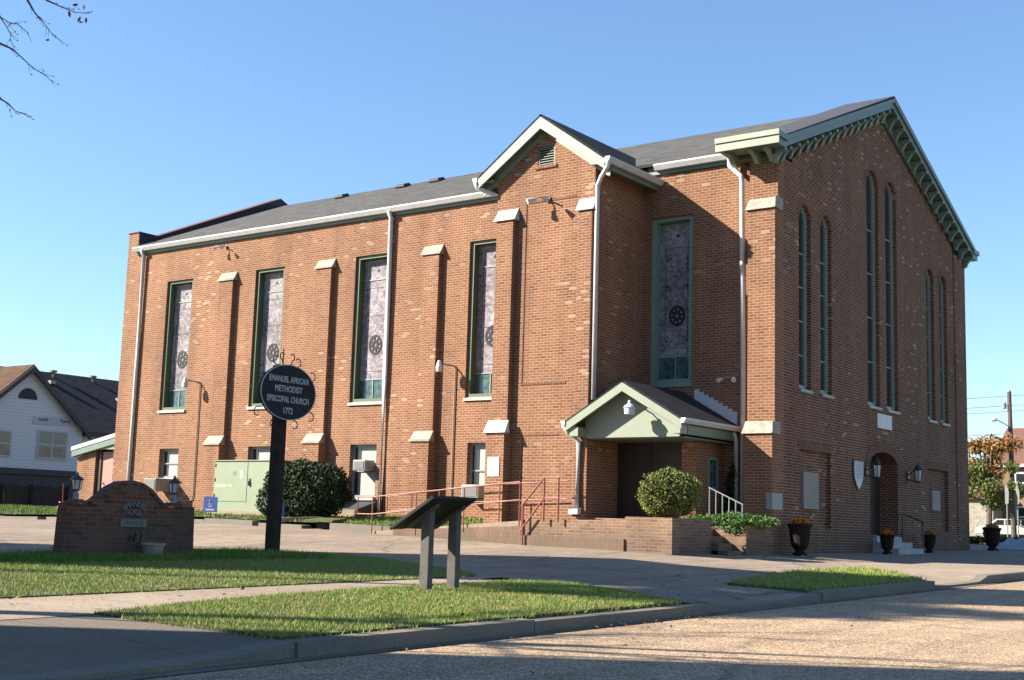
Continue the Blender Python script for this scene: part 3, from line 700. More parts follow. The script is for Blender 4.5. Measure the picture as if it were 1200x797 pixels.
# blind panels scored in the tower face
mb = MB()
for (a, b, z0, z1) in ((-5.1, -3.78, 3.45, 7.42), (-5.05, -4.1, 1.0, 2.37)):
    mb.box(a, a+.03, TY-.012, TY+.002, z0, z1); mb.box(a, b, TY-.012, TY+.002, z1-.03, z1)
mb.box(-5.1, -3.95, TY-.012, TY+.002, 3.42, 3.47)
C(mb, 'brick_panel_edge', 'soldier')
# tower roof
mb = MB(); oh = .38; fy = TY-.26; RA = 9.28; RS = .71
for sgn in (-1, 1):
    e = TC+sgn*(1.28+oh); ez = RA-(1.28+oh)*RS
    back = 2.6 if sgn > 0 else 2.6
    slab(mb, [(e, fy, ez), (TC, fy, RA), (TC, back, RA), (e, YW+.35, ez)], .05)
tr = C(mb, 'tower_roof', 'darkroof')
for sgn in (-1, 1):      # barge boards, soffit and returns
    e = TC+sgn*(1.28+oh); ez = RA-(1.28+oh)*RS
    mb = MB()
    mb.hexa([(e, fy-.0, ez-.27), (TC, fy-.0, RA-.32), (TC, fy+.05, RA-.32), (e, fy+.05, ez-.27)], [(e, fy-.0, ez-.052), (TC, fy-.0, RA-.058), (TC, fy+.05, RA-.058), (e, fy+.05, ez-.052)])
    mb.build('barge_board', M['cream'], tr)
    mb = MB()
    i1 = TC+sgn*1.28
    mb.hexa([(e, fy+.055, ez-.12), (TC, fy+.055, RA-.12), (TC, TY-.002, RA-.12), (e, TY-.002, ez-.12)], [(e, fy+.055, ez-.09), (TC, fy+.055, RA-.09), (TC, TY-.002, RA-.09), (e, TY-.002, ez-.09)])
    mb.build('soffit', M['green'], tr); mb = MB()
    mb.hexa([(e, TY-.03, ez-.40), (TC, TY-.03, RA-.39), (TC, TY-.003, RA-.39), (e, TY-.003, ez-.40)], [(e, TY-.03, ez-.12), (TC, TY-.03, RA-.12), (TC, TY-.003, RA-.12), (e, TY-.003, ez-.12)])
    mb.build('frieze_board', M['cream'], tr)
    mb = MB(); x0, x1 = sorted((i1+sgn*.005, e)); mb.box(x0, x1, fy+.06, YW+.2, ez-.13, ez-.10); mb.box(*sorted((e, e-sgn*.04)), fy+.06, YW+.2, ez-.24, ez-.12)
    mb.build('eaves_board', M['green'], tr)
    mb = MB(); gutter(mb, (e+sgn*.02, fy-.02, ez-.14), (e+sgn*.02, YW-.02, ez-.14), (sgn, 0, 0), .12); mb.build('gutter', M['white'], tr)
# kneeler blocks under the barge ends
# upper frieze under tower eave
# window builder for the long wall
def stained_window(w, fr='dgreen', y=YW+.08, sill=True):
    x0, x1, z0, z1 = w; f = MB(); t = .10
    f.box(x0, x0+t, y-.02, y+.2, z0, z1); f.box(x1-t, x1, y-.02, y+.2, z0, z1)
    f.box(x0+t, x1-t, y-.02, y+.2, z1-t*.8, z1); f.box(x0+t, x1-t, y-.02, y+.2, z0, z0+.09)
    wn_ = C(f, 'window', fr)
    a, b = x0+t, x1-t; g = y+.17
    p = MB(); p.box(a, b, g, g+.01, z0+.6, z1-t*.8); p.build('pane', M['stained'], wn_)
    p = MB(); p.box(a, b, g, g+.01, z0+.09, z0+.6); p.build('pane', M['bluegreenglass'], wn_)
    m = MB()
    m.box(a, b, g-.02, g-.002, z0+.588, z0+.612); m.box((a+b)/2-.012, (a+b)/2+.012, g-.02, g-.002, z0+.09, z0+.6)
    m.build('glazing_bars', M['muntin'], wn_)
    m = MB()
    for z in (z1-.62, z1-.13): m.box(a, b, g-.02, g-.002, z-.012, z+.012)
    m.box(a+.13, a+.15, g-.02, g-.002, z1-.62, z1-.13); m.box(b-.10, b-.085, g-.02, g-.002, z1-.62, z1-.13)
    m.build('glazing_bars', M['muntin'], wn_)
    l = MB()
    for i in (4, 9, 12, 16):
        z = z0+.09+i*(z1-z0-.2)/20; l.box(a, b, g-.006, g-.001, z-.003, z+.003)
    l.box(a+.14, a+.148, g-.006, g-.001, z0+.6, z1-.62); l.box(b-.148, b-.14, g-.006, g-.001, z0+.6, z1-.62)
    cx, cz = (a+b)/2+.02, z0+1.5
    rr = (b-a)*.24
    for k in range(24):
        t0, t1 = 2*math.pi*k/24, 2*math.pi*(k+1)/24
        for ra, rb in ((rr, rr*.76), (rr*.5, rr*.3)):
            l.hexa([(cx+ra*math.cos(t0), g-.012, cz+1.15*ra*math.sin(t0)), (cx+ra*math.cos(t1), g-.012, cz+1.15*ra*math.sin(t1)), (cx+rb*math.cos(t1), g-.012, cz+1.15*rb*math.sin(t1)), (cx+rb*math.cos(t0), g-.012, cz+1.15*rb*math.sin(t0))][::-1],
                   [(cx+ra*math.cos(t0), g-.003, cz+1.15*ra*math.sin(t0)), (cx+ra*math.cos(t1), g-.003, cz+1.15*ra*math.sin(t1)), (cx+rb*math.cos(t1), g-.003, cz+1.15*rb*math.sin(t1)), (cx+rb*math.cos(t0), g-.003, cz+1.15*rb*math.sin(t0))][::-1])
    for k in range(8):
        t0 = math.pi*k/4+.2; l.beam((cx+rr*.2*math.cos(t0), g-.008, cz+rr*.2*math.sin(t0)), (cx+rr*.9*math.cos(t0), g-.008, cz+1.1*rr*.9*math.sin(t0)), .045, .012, (0, 1, 0))
    for dz in (.95, 2.15, 2.75): 
        for dx in (-.3, .3): l.lathe((cx+dx*(b-a), g-.004, z0+dz), [(.001, -.035), (.032, 0), (.001, .035)], 6, 1, .2)
    l.lathe((cx, g-.004, z1-.38), [(.001, -.05), (.045, 0), (.001, .05)], 6, 1, .2)
    l.build('leading', M['lead'], wn_)
    if sill:
        s = MB(); s.hexa([(x0-.02, YW-.05, z0-.08), (x1+.02, YW-.05, z0-.08), (x1+.02, y, z0-.08), (x0-.02, y, z0-.08)], [(x0-.02, YW-.05, z0-.02), (x1+.02, YW-.05, z0-.02), (x1+.02, y, z0+.02), (x0-.02, y, z0+.02)])
        s.build('sill', M['sill'], wn_)
    return wn_
for w in upper: stained_window(w)
stained_window(w5, 'fgreen', sill=False)
mb = MB(); mb.box(w5[0]-.03, w5[1]+.02, YW-.03, YW+.09, w5[2]-.09, w5[2]+.0); C(mb, 'window_sill', 'fgreen')

def sash_window(w, blind=True, y=YW+.13):
    x0, x1, z0, z1 = w; f = MB(); t = .06
    f.box(x0, x0+t, y-.02, y+.07, z0, z1); f.box(x1-t, x1, y-.02, y+.07, z0, z1); f.box(x0+t, x1-t, y-.02, y+.07, z1-t, z1); f.box(x0+t, x1-t, y-.02, y+.07, z0, z0+t)
    f.box(x0+t, x1-t, y, y+.05, (z0+z1)/2-.02, (z0+z1)/2+.02)
    wn_ = C(f, 'window', 'greymetal')
    p = MB(); p.box(x0+t, x1-t, y+.03, y+.035, z0+t, z1-t); p.build('pane', M['curtain'] if blind else M['glass_dark'], wn_)
    p = MB(); p.box(x0+t, x0+t+.2, y+.022, y+.027, z0+t, z1-t); p.build('pane', M['glass_dark'], wn_)
    s = MB(); s.box(x0-.03, x1+.03, YW-.06, y, z0-.07, z0-.001); s.build('sill', M['sill'], wn_)
    return wn_
for w in lower: sash_window(w, True)

# facade windows: narrow arched green frames set deep in the wall
for a, b, c, d, r in fw:
    f = MB(); cx = (a+b)/2; hw = (b-a)/2; x = -.12; t = .10
    pts = arched(a, b, c, d, r); ins = [(cx+(p[0]-cx)*(1-t/hw), c+t+(p[1]-c)*(1-1.6*t/(d+r-c))) for p in pts]
    n_ = len(pts)
    for i in range(n_):
        j = (i+1) % n_
        A = [(x-.05, *pts[i]), (x-.05, *pts[j]), (x-.05, *ins[j]), (x-.05, *ins[i])]; B = [(x+.02, *pts[i]), (x+.02, *pts[j]), (x+.02, *ins[j]), (x+.02, *ins[i])]
        f.hexa(A, B)
    for k in range(1, 5):
        z = c+(d-c)*k/5; f.box(x-.035, x-.005, a+t*.5, b-t*.5, z-.014, z+.014)
    wn_ = C(f, 'window', 'fgreen')
    p = MB(); p.face([(x-.03, *q) for q in ins]); p.build('pane', M['glass_dark'], wn_)
    s = MB(); s.hexa([(-.1, a-.0, c-.07), (.05, a-.0, c-.07), (.05, b+.0, c-.07), (-.1, b+.0, c-.07)], [(-.1, a-.0, c+.02), (.05, a-.0, c-.01), (.05, b+.0, c-.01), (-.1, b+.0, c+.02)])
    s.build('sill', M['fgreen'], wn_)
    h = MB()
    for i in range(8):      # brick arch ring
        t0, t1 = math.pi*i/8, math.pi*(i+1)/8
        q = lambda k, tt: (cx+(hw+k)*math.cos(tt), d+(r+k)*math.sin(tt))
        h.hexa([(0, *q(.0, t0)), (0, *q(.12, t0)), (0, *q(.12, t1)), (0, *q(0, t1))], [(.008, *q(.0, t0)), (.008, *q(.12, t0)), (.008, *q(.12, t1)), (.008, *q(0, t1))])
    h.build('arch', M['soldier'], wn_)
# front door
f = MB(); x = -.46
f.box(x-.06, x, 5.27, 7.09, .48, 2.4)
do = C(f, 'door', 'darkwood')
f = MB()
for y0, y1 in ((5.4, 6.1), (6.26, 6.96)):
    for z0, z1 in ((.6, 1.2), (1.35, 2.1)): f.box(x, x+.02, y0, y1, z0, z1)
f.build('door_panel', M['darkwood'], do)
f = MB(); f.tube([(x+.05, 6.13, 1.1), (x+.05, 6.13, 1.4)], .015, 6); f.build('handle', M['greymetal'], do)
f = MB(); cy = 6.18
for i in range(10):
    t0, t1 = math.pi*i/10, math.pi*(i+1)/10
    q = lambda k, tt: (cy+(.92+k)*math.cos(tt), 2.08+(.34+k)*math.sin(tt))
    f.hexa([(0, *q(.0, t0)), (0, *q(.26, t0)), (0, *q(.26, t1)), (0, *q(0, t1))], [(.012, *q(.0, t0)), (.012, *q(.26, t0)), (.012, *q(.26, t1)), (.012, *q(0, t1))])
C(f, 'door_arch', 'soldier')
f = MB()
gz = G(.4, 6)
for i in range(3): f.box(-.45+.0*i, .62-.26*i, 5.42+.0*i, 7.04, gz-.1 if i == 0 else gz+.13*i-.001, gz+.13*(i+1))
C(f, 'front_steps', 'step')

# ---- cornice of the gable
cn = MB()
XC = .32
LT = (-.42, 8.50); AP = (YR, 11.06); RT = (W+.28, 8.46)
def rake(mb, a, b, x0, x1, zt, zb):
    mb.hexa([(x0, a[0], a[1]+zb), (x1, a[0], a[1]+zb), (x1, b[0], b[1]+zb), (x0, b[0], b[1]+zb)], [(x0, a[0], a[1]+zt), (x1, a[0], a[1]+zt), (x1, b[0], b[1]+zt), (x0, b[0], b[1]+zt)])
sL = (AP[1]-8.46)/(AP[0]+.05); Ls = (-.05, 8.46); Rs = (W+.05, 8.46)
for a, b in ((Ls, AP), (AP, Rs)):
    rake(cn, a, b, -.3, XC+.03, .0, -.10)       # crown
    rake(cn, a, b, -.0, XC-.02, -.101, -.24)     # fascia
# horizontal returns
def ret(y0, y1, xl):
    cn.box(xl, XC+.034, y0-.03, y1, 8.38, 8.50); cn.box(xl+.02, XC-.015, y0+.02, y1, 8.24, 8.379)
ret(-.36, .10, -1.06)
cn.box(-.5, XC+.034, W-.1, W+.36, 8.34, 8.46); cn.box(-.45, XC-.015, W-.1, W+.32, 8.2, 8.339)
cn.box(-1.06, .0, .12, .52, 8.28, 8.5)
co = C(cn, 'cornice', 'green')
fz = MB()      # frieze
for a, b in (((0.0, 8.17), (YR, 10.52)), ((YR, 10.52), (W, 8.10))):
    rake(fz, a, b, -.02, .05, .36, 0.0); rake(fz, a, b, .05, .075, .04, -.03)
fz.box(-.98, .05, .225, .54, 8.182, 8.30); fz.box(-.61, .05, .2, .258, 8.12, 8.18)
fz.build('frieze', M['green'], co)
cm = MB(); cm.box(-1.07, XC+.037, -.393, -.367, 8.23, 8.50); cm.box(-1.07, XC+.05, -.42, -.393, 8.40, 8.51); cm.build('cornice_lit_face', M['cream'], co)  # paler colour painted on the sunlit side of the green cornice
def bracket(p, dirv, h=.30, d=.27, w=.10, mat='green'):
    """scroll bracket standing out along dirv at p (top, wall side)"""
    b = MB(); dirv = Vector(dirv); side = dirv.cross(Vector((0, 0, 1))); p = Vector(p)
    prof = [(0, 0), (d, 0), (d, -.06), (d*.7, -.09), (d*.45, -.17), (d*.35, -.24), (.05, -h), (0, -h)]
    A = [p+dirv*a+Vector((0, 0, b_))-side*w/2 for a, b_ in prof]; B = [q+side*w for q in A]
    b.hexa(A, B); return b.build('bracket', M[mat], co)
nb = 15
for i in range(nb):
    y = .30+(YR-.55)*i/(nb-1); bracket((.05, y, 8.20+(y)*(10.80-8.20)/YR), (1, 0, 0), h=.30)
for i in range(nb):
    y = YR+.30+(W-YR-.4)*i/(nb-1); bracket((.05, y, 8.20+(W-y)*(10.80-8.20)/(W-YR)), (1, 0, 0), h=.30)
for x in (-.88, -.36, -.02): bracket((x, .258, 8.24), (0, -1, 0), h=.22, d=.5, mat='cream')  # brackets on the sunlit side get the paler colour too
for y in (-.1,): bracket((.04, .05, 8.24), (1, 0, 0), h=.3)
# front section of roof over the cornice
mb = MB()
rake(mb, (-.02, 8.475), (YR, 11.09), -.9, XC+.02, .03, .0); rake(mb, (YR, 11.09), (W+.02, 8.475), -.9, XC+.02, .03, .0)
mb.build('roof_edge', M['slate'], roof)

# ---- downspouts
def spout(path, r=.045, name='downspout'):
    mb = MB(); mb.tube(path, r, 8)
    return C(mb, name, 'white', smooth=True)
spout([(-20.72, .36, 8.32), (-20.72, .47, 8.15), (-20.72, .485, 5.0), (-20.74, .485, .6)], .055)
spout([(-10.77, .36, 8.32), (-10.77, .47, 8.15), (-10.77, .485, 4.0), (-10.77, .485, .55)], .06)
spout([(-1.12, .36, 8.33), (-1.12, .36, 8.14), (-.82, .30, 7.86), (-.80, .30, 7.7), (-.82, .36, 6.9), (-.82, .44, 4.0), (-.82, .44, .55)], .055)
spout([(-2.84, -1.74, 7.98), (-2.84, -1.72, 7.88), (-3.13, -1.52, 7.72), (-3.22, -1.51, 7.55), (-3.22, -1.50, 3.05)], .05)
spout([(-6.32, -1.72, 7.98), (-6.3, -1.68, 7.86), (-5.93, -1.5, 7.70)], .05)
# ---- porch over the side entrance
PC, PS = -2.27, .585; PY = -1.93
px0, px1 = -3.6, -.95; pez = 2.60; paz = pez+(px1-PC)*PS
mb = MB()
slab(mb, [(px1+.02, PY, pez), (PC, PY, paz), (PC, YW, paz), (px1+.02, YW, pez)], .05)
slab(mb, [(px0, PY, pez), (PC, PY, paz), (PC, YW, paz), (px0, YW, pez)], .05)
pr = C(mb, 'porch_roof', 'darkroof')
for sgn, e in ((1, px1+.02), (-1, px0)):
    mb = MB()
    mb.hexa([(e, PY-.02, pez-.22), (PC, PY-.02, paz-.22), (PC, PY+.04, paz-.22), (e, PY+.04, pez-.22)], [(e, PY-.02, pez-.05), (PC, PY-.02, paz-.05), (PC, PY+.04, paz-.05), (e, PY+.04, pez-.05)])
    mb.build('barge_board', M['cream'], pr)
    mb = MB(); mb.hexa([(e, PY+.045, pez-.13), (PC, PY+.045, paz-.13), (PC, -1.65, paz-.13), (e, -1.65, pez-.13)], [(e, PY+.045, pez-.1), (PC, PY+.045, paz-.1), (PC, -1.65, paz-.1), (e, -1.65, pez-.1)])
    mb.build('soffit', M['green'], pr)
    mb = MB(); ye = YW-.02 if sgn > 0 else TY-.02
    gutter(mb, (e+sgn*.0, PY-.04, pez-.11), (e, ye, pez-.11), (sgn, 0, 0), .10); mb.build('gutter', M['white'], pr)
mb = MB(); mb.prism([(px0+.28, 2.26), (px1-.2, 2.26), (px1-.2, 2.60), (PC, paz-.10), (px0+.28, 2.64)], FY(0, -1.62, 0), .06); mb.build('pediment', M['cream'], pr)
mb = MB(); mb.box(px1-.20, px1-.03, -1.9, -1.62, 2.30, 2.48); mb.build('eaves_return', M['cream'], pr)
mb = MB(); mb.box(px0+.08, px0+.28, -1.9, -1.56, 2.28, 2.46); mb.build('eaves_return', M['cream'], pr)
mb = MB(); mb.box(px1-.12, px1-.02, -1.61, YW-.01, 2.30, 2.48); mb.box(px0+.3, px1-.12, -1.56, YW-.01, 2.24, 2.27); mb.build('ceiling_board', M['green'], pr)
fl = MB(); n = 9       # stepped flashing on the wall
for i in range(n):
    x0 = -2.0+i*(1.0/n); x1 = x0+1.0/n; zt = 3.42-i*(.56/n)
    zr0 = paz-(x0-PC)*PS; zr1 = paz-(x1-PC)*PS
    fl.hexa([(x0, YW-.02, zr0-.0), (x1, YW-.02, zr1), (x1, YW-.003, zr1), (x0, YW-.003, zr0)], [(x0, YW-.02, max(zt, zr0+.02)), (x1, YW-.02, max(zt, zr0+.02)), (x1, YW-.003, max(zt, zr0+.02)), (x0, YW-.003, max(zt, zr0+.02))])
fl.build('flashing', M['white'], pr)
spout([(-3.66, -1.9, 2.5), (-3.62, -1.78, 2.35), (-3.50, -1.60, 2.2), (-3.50, -1.60, .82)], .055)
mb = MB(); mb.box(-3.64, -3.42, -1.70, -1.56, .72, .86); C(mb, 'downspout_shoe', 'white')
spout([(-.98, .3, 2.5), (-.96, .42, 2.3), (-.96, .44, .8)], .05)
# vestibule
VX = -1.31
mb = MB()
mb.face([(VX, -.64, -.2), (VX, YW, -.2), (VX, YW, 2.3), (VX, -.64, 2.3)])
mb.face([(-1.64, -.64, -.2), (VX, -.64, -.2), (VX, -.64, 2.3), (-1.64, -.64, 2.3)])
mb.face([(-1.64, -.35, -.2), (-1.64, -.64, -.2), (-1.64, -.64, 2.3), (-1.64, -.35, 2.3)])
C(mb, 'vestibule_wall', 'brick')
mb = MB(); mb.box(-3.315, -1.645, -.36, -.30, .66, 2.26); dd = C(mb, 'side_door', 'darkwood')
mb = MB(); mb.box(-2.5, -2.48, -.372, -.361, .68, 2.2); mb.build('door_seam', M['black'], dd)
mb = MB(); mb.tube([(-2.4, -.42, 1.25), (-2.4, -.42, 1.5)], .015, 6); mb.tube([(-2.56, -.42, 1.25), (-2.56, -.42, 1.5)], .015, 6); mb.build('handle', M['greymetal'], dd)
mb = MB(); 
for a, b, c, d in ((-.16, -.11, 1.3, 1.95), (.21, .26, 1.3, 1.95), (-.11, .21, 1.3, 1.35), (-.11, .21, 1.9, 1.95)): mb.box(VX, VX+.03, a, b, c, d)
ww = C(mb, 'window', 'fgreen')
mb = MB(); mb.box(VX+.004, VX+.012, -.11, .21, 1.35, 1.9); mb.build('pane', M['bluegreenglass'], ww)

# annex at the far left of the church
mb = MB()
mb.prism([(-23.85, 0.2), (-22.95, 0.2), (-22.95, 2.42), (-23.85, 2.12)], FY(0, .9, 0), 3.0)
mb.prism([(-21.72, 0.2), (-21.6, 0.2), (-21.6, 2.7), (-21.72, 2.66)], FY(0, .9, 0), 3.0)
mb.box(-22.95, -21.72, 1.25, 3.9, .2, 2.42)
C(mb, 'annex_wall', 'brick')
mb = MB()
mb.hexa([(-23.98, .72, 2.33), (-21.62, .72, 2.76), (-21.62, 4, 2.76), (-23.98, 4, 2.33)], [(-23.98, .72, 2.45), (-21.62, .72, 2.88), (-21.62, 4, 2.88), (-23.98, 4, 2.45)])
an = C(mb, 'annex_roof', 'white')
mb = MB(); mb.hexa([(-23.96, .74, 2.14), (-21.62, .74, 2.56), (-21.62, .89, 2.56), (-23.96, .89, 2.14)], [(-23.96, .74, 2.327), (-21.62, .74, 2.755), (-21.62, .89, 2.755), (-23.96, .89, 2.327)]); mb.build('fascia', M['green'], an)
mb = MB(); mb.box(-22.94, -21.74, .80, .9, 2.36, 2.50); mb.build('door_hood', M['cream'], an)
mb = MB(); mb.box(-22.75, -21.80, 1.02, 1.08, .5, 2.3); ad = C(mb, 'annex_door', 'pink')
mb = MB(); mb.lathe((-22.65, .98, 1.35), [(.001, -.04), (.035, 0), (.001, .04)], 8); mb.build('door_knob', M['greymetal'], ad)
mb = MB(); mb.box(-22.94, -22.76, .98, 1.24, .3, 2.36); mb.box(-21.79, -21.73, .98, 1.24, .3, 2.36); mb.build('door_frame', M['darkwood'], ad)

# ------------------------------------------------------------------ terrace, ramp, planters, steps
ter = thing('brick_terrace', 'low brick entrance terrace with ramp, planter walls and side steps before the porch', 'terrace', (-2.5, -2.5, 0))
FYT = -3.3
def T(mb, n, m, **k): return mb.build(n, M[m], ter, **k)
mb = MB(); mb.hexa([(-3.6, FYT, -.2), (-1.3, FYT, -.2), (-1.3, TY+.0, -.2), (-3.6, TY+.0, -.2)], [(-3.6, FYT, .575), (-1.3, FYT, .62), (-1.3, TY, .62), (-3.6, TY, .575)]); T(mb, 'terrace_wall', 'terrace')
mb = MB(); mb.box(-3.318, VX-.0, TY, -.36, -.2, .655); mb.box(VX+.001, -.79, -1.98, -.40, -.2, .54); T(mb, 'landing', 'terrace')
mb = MB(); mb.box(-3.62, -1.31, FYT-.05, FYT-.003, -.1, .28); T(mb, 'rowlock_course', 'terrace_soldier')
mb = MB(); mb.box(-1.31, -.335, FYT-.012, FYT+.28, -.2, .68); mb.box(-.61, -.335, FYT+.281, -1.82, -.2, .68); mb.box(-1.31, -.611, -2.1, -1.82, -.2, .68); mb.box(-1.31, -1.03, FYT+.281, -2.101, -.2, .68); T(mb, 'planter_wall', 'terrace')
mb = MB(); mb.box(-1.03, -.612, FYT+.285, -2.105, .3, .64); T(mb, 'planter_soil', 'soil')
mb = MB()
mb.box(-.78, .07, -1.2, -1.0, -.2, .56); mb.box(-.1, .07, -.999, -.01, -.2, .56); T(mb, 'planter_wall', 'terrace')
mb = MB(); mb.box(-.78, -.101, -.999, -.01, .2, .52); T(mb, 'planter_soil', 'soil')
mb = MB()
for i in range(4): mb.box(-.789, -.60+i*.2, -1.815, -1.21, -.2, .50-i*.13)
T(mb, 'step', 'terrace')
# ramp
mb = MB(); mb.hexa([(-7.6, FYT+.02, -.1), (-3.61, FYT+.02, -.1), (-3.61, TY-.36, -.1), (-7.6, TY-.36, -.1)], [(-7.6, FYT+.02, .24), (-3.61, FYT+.02, .56), (-3.61, TY-.36, .56), (-7.6, TY-.36, .24)]); T(mb, 'ramp', 'walk')
mb = MB(); mb.hexa([(-6.9, FYT-.03, -.1), (-3.64, FYT-.03, -.1), (-3.64, FYT+.018, -.1), (-6.9, FYT+.018, -.1)], [(-6.9, FYT-.03, .30), (-3.64, FYT-.03, .45), (-3.64, FYT+.018, .45), (-6.9, FYT+.018, .30)]); T(mb, 'rowlock_course', 'terrace_soldier')

# red handrails
def rail(name, label, bars, r=.018, mat='redmetal', cat='handrail', group=None):
    pts = bars[0][0]; o = thing(name, label, cat, (pts[0], pts[1], min(min(b[0][2], b[-1][2]) for b in bars)), group)
    for b in bars:
        m = MB(); m.tube(b, r, 6); vert = len(b) == 2 and abs(b[0][0]-b[1][0])+abs(b[0][1]-b[1][1]) < .02
        m.build('post' if vert else 'rail', M[mat], o)
    return o
yr = FYT-.03
rail('ramp_handrail', 'long red pipe handrail on the street side of the ramp', [
    [(-7.92, yr, .60), (-7.92, yr, .95), (-7.5, yr, .96), (-3.68, yr, 1.30)],
    [(-7.92, yr, .60), (-7.5, yr, .60), (-3.68, yr, .95)],
    [(-7.5, yr, .1), (-7.5, yr, .96)], [(-6.3, yr, .2), (-6.3, yr, 1.07)], [(-5.05, yr, .3), (-5.05, yr, 1.18)], [(-3.68, yr, .45), (-3.68, yr, 1.30)]], .014)
yr2 = TY-.42
rail('ramp_handrail', 'second red pipe handrail on the wall side of the ramp', [
    [(-8.4, yr2, .67), (-8.4, yr2, 1.0), (-5.9, yr2, 1.27), (-3.55, yr2, 1.38)],
    [(-8.4, yr2, .67), (-5.9, yr2, .92), (-3.55, yr2, 1.02)],
    [(-7.68, yr2, .4), (-7.68, yr2, 1.08)], [(-6.9, yr2, .4), (-6.9, yr2, 1.16)], [(-5.27, yr2, .45), (-5.27, yr2, 1.30)]], .014)
rail('stair_handrail', 'short dark red handrail rising from the pavement to the terrace edge', [
    [(-3.60, yr-.06, .82), (-3.07, yr-.06, 1.38), (-2.72, yr-.06, 1.38)], [(-3.60, yr-.06, .36), (-3.07, yr-.06, .99), (-2.72, yr-.06, .99)],
    [(-3.55, yr-.06, .08), (-3.55, yr-.06, .86)], [(-3.07, yr-.06, .55), (-3.07, yr-.06, 1.38)], [(-2.74, yr-.06, .55), (-2.74, yr-.06, 1.38)],
    [(-3.62, yr+.0, .3), (-3.62, yr+.0, .8)]], .018)
rail('step_handrail', 'thin grey balustrade beside the steps behind the juniper', [
    [(-.78, -1.1, 1.30), (-.05, -1.1, .98)]]+[[(-.76+i*.14, -1.1, .55), (-.76+i*.14, -1.1, 1.29-i*.061)] for i in range(6)], .012, 'greymetal')
rail('door_handrail', 'black iron handrail on the front door steps', [
    [(.1, 7.12, 1.0), (.5, 7.14, .85), (.62, 7.14, .78)], [(.58, 7.14, .1), (.58, 7.14, .82)], [(.1, 7.12, .4), (.1, 7.12, 1.0)]], .018, 'blackmetal')

# ------------------------------------------------------------------ foliage helper
def leaf_cloud(name, blobs, n, size, mat, parent=None, org=None, seed=1, aspect=.55, shell=.55, label=None, upright=0):
    rs = np.random.RandomState(seed); vol = np.array([b[3]*b[4]*b[5] for b in blobs])**(2/3); cnt = (n*vol/vol.sum()).astype(int)
    P = []
    for b, c in zip(blobs, cnt):
        d = rs.normal(size=(c, 3)); d /= np.linalg.norm(d, axis=1)[:, None]
        r = 1-(1-shell)*rs.uniform(0, 1, c)**1.5
        # lumpy radius
        lump = 1+.09*np.sin(d[:, 0]*7+seed)*np.sin(d[:, 1]*6)+.06*np.sin(d[:, 2]*9+d[:, 0]*5)+rs.exponential(.018, c)
        P.append(np.array(b[:3])+d*(r*lump)[:, None]*np.array(b[3:6]))
    P = np.concatenate(P); m = len(P)
    a = rs.normal(size=(m, 3)); a[:, 2] += upright; a /= np.linalg.norm(a, axis=1)[:, None]
    c = np.cross(a, rs.normal(size=(m, 3))); c /= np.linalg.norm(c, axis=1)[:, None]
    S = (size*rs.uniform(.6, 1.4, m))[:, None]
    V = np.stack([P-a*S, P-c*S*aspect, P+a*S, P+c*S*aspect], 1)
    if org is None: org = parent['_org'] if parent else (0, 0, 0)
    V -= np.array(org)
    me = bpy.data.meshes.new(name); me.vertices.add(m*4); me.vertices.foreach_set('co', V.ravel())
    me.loops.add(m*4); me.loops.foreach_set('vertex_index', np.arange(m*4)); me.polygons.add(m)
    me.polygons.foreach_set('loop_start', np.arange(0, m*4, 4)); me.polygons.foreach_set('loop_total', np.full(m, 4))
    me.update(); me.materials.append(mat)
    o = bpy.data.objects.new(name, me); scene.collection.objects.link(o)
    if parent: o.parent = parent
    else: o.location = org
    o['_org'] = tuple(org); return o
def sticks(mb, base, blobs, n, r, seed):
    rs = random.Random(seed)
    for _ in range(n):
        b = rs.choice(blobs); t = (b[0]+rs.uniform(-.6, .6)*b[3], b[1]+rs.uniform(-.6, .6)*b[4], b[2]+rs.uniform(-.3, .7)*b[5])
        m = [(base[i]+t[i])/2+rs.uniform(-.05, .05) for i in range(3)]
        mb.tube([base, m, t], [r, r*.7, r*.3], 5)

s = thing('round_shrub', 'round clipped olive green shrub in the brick planter before the porch', 'shrub', (-.8, -2.6, .66))
bl = [(-.80, -2.6, 1.14, .54, .54, .44), (-.93, -2.65, 1.09, .45, .45, .40), (-.63, -2.6, 1.11, .45, .45, .41)]
leaf_cloud('foliage', bl, 20000, .017, M['boxleaf'], s, seed=3, shell=.7)
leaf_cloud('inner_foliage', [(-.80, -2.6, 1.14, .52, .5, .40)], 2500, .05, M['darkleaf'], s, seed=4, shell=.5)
mb = MB(); sticks(mb, (-.8, -2.6, .64), bl, 22, .016, 4); mb.build('stems', M['bark'], s)
s = thing('evergreen_shrub', 'big dark rounded evergreen bush against the church side wall', 'shrub', (-11.2, -1.8, .4))
bl = [(-11.15, -1.6, 1.10, 1.05, .8, .70), (-11.7, -1.7, 1.2, .6, .6, .55), (-10.6, -1.7, 1.15, .68, .65, .58), (-11.2, -1.8, 1.38, .6, .55, .42), (-12.2, -1.8, .85, .32, .35, .38)]
leaf_cloud('foliage', bl, 26000, .034, M['darkleaf'], s, seed=5, shell=.72)
mb = MB(); sticks(mb, (-11.2, -1.7, .38), bl, 20, .03, 5); mb.build('stems', M['bark'], s)
s = thing('juniper', 'bright green trailing juniper spilling over the planter by the steps', 'juniper', (-.4, -.9, .55))
bl = [(-.75, -.95, .66, .38, .4, .12), (-.25, -.95, .70, .45, .45, .14), (.12, -.7, .66, .36, .45, .13), (-.2, -1.22, .56, .28, .12, .12), (-1.1, -1.0, .68, .25, .3, .1)]
leaf_cloud('foliage', bl, 5200, .035, M['juniper'], s, seed=6, aspect=.25, shell=.35)
mb = MB(); sticks(mb, (-.4, -.9, .5), bl, 12, .012, 6); mb.build('stems', M['bark'], s)
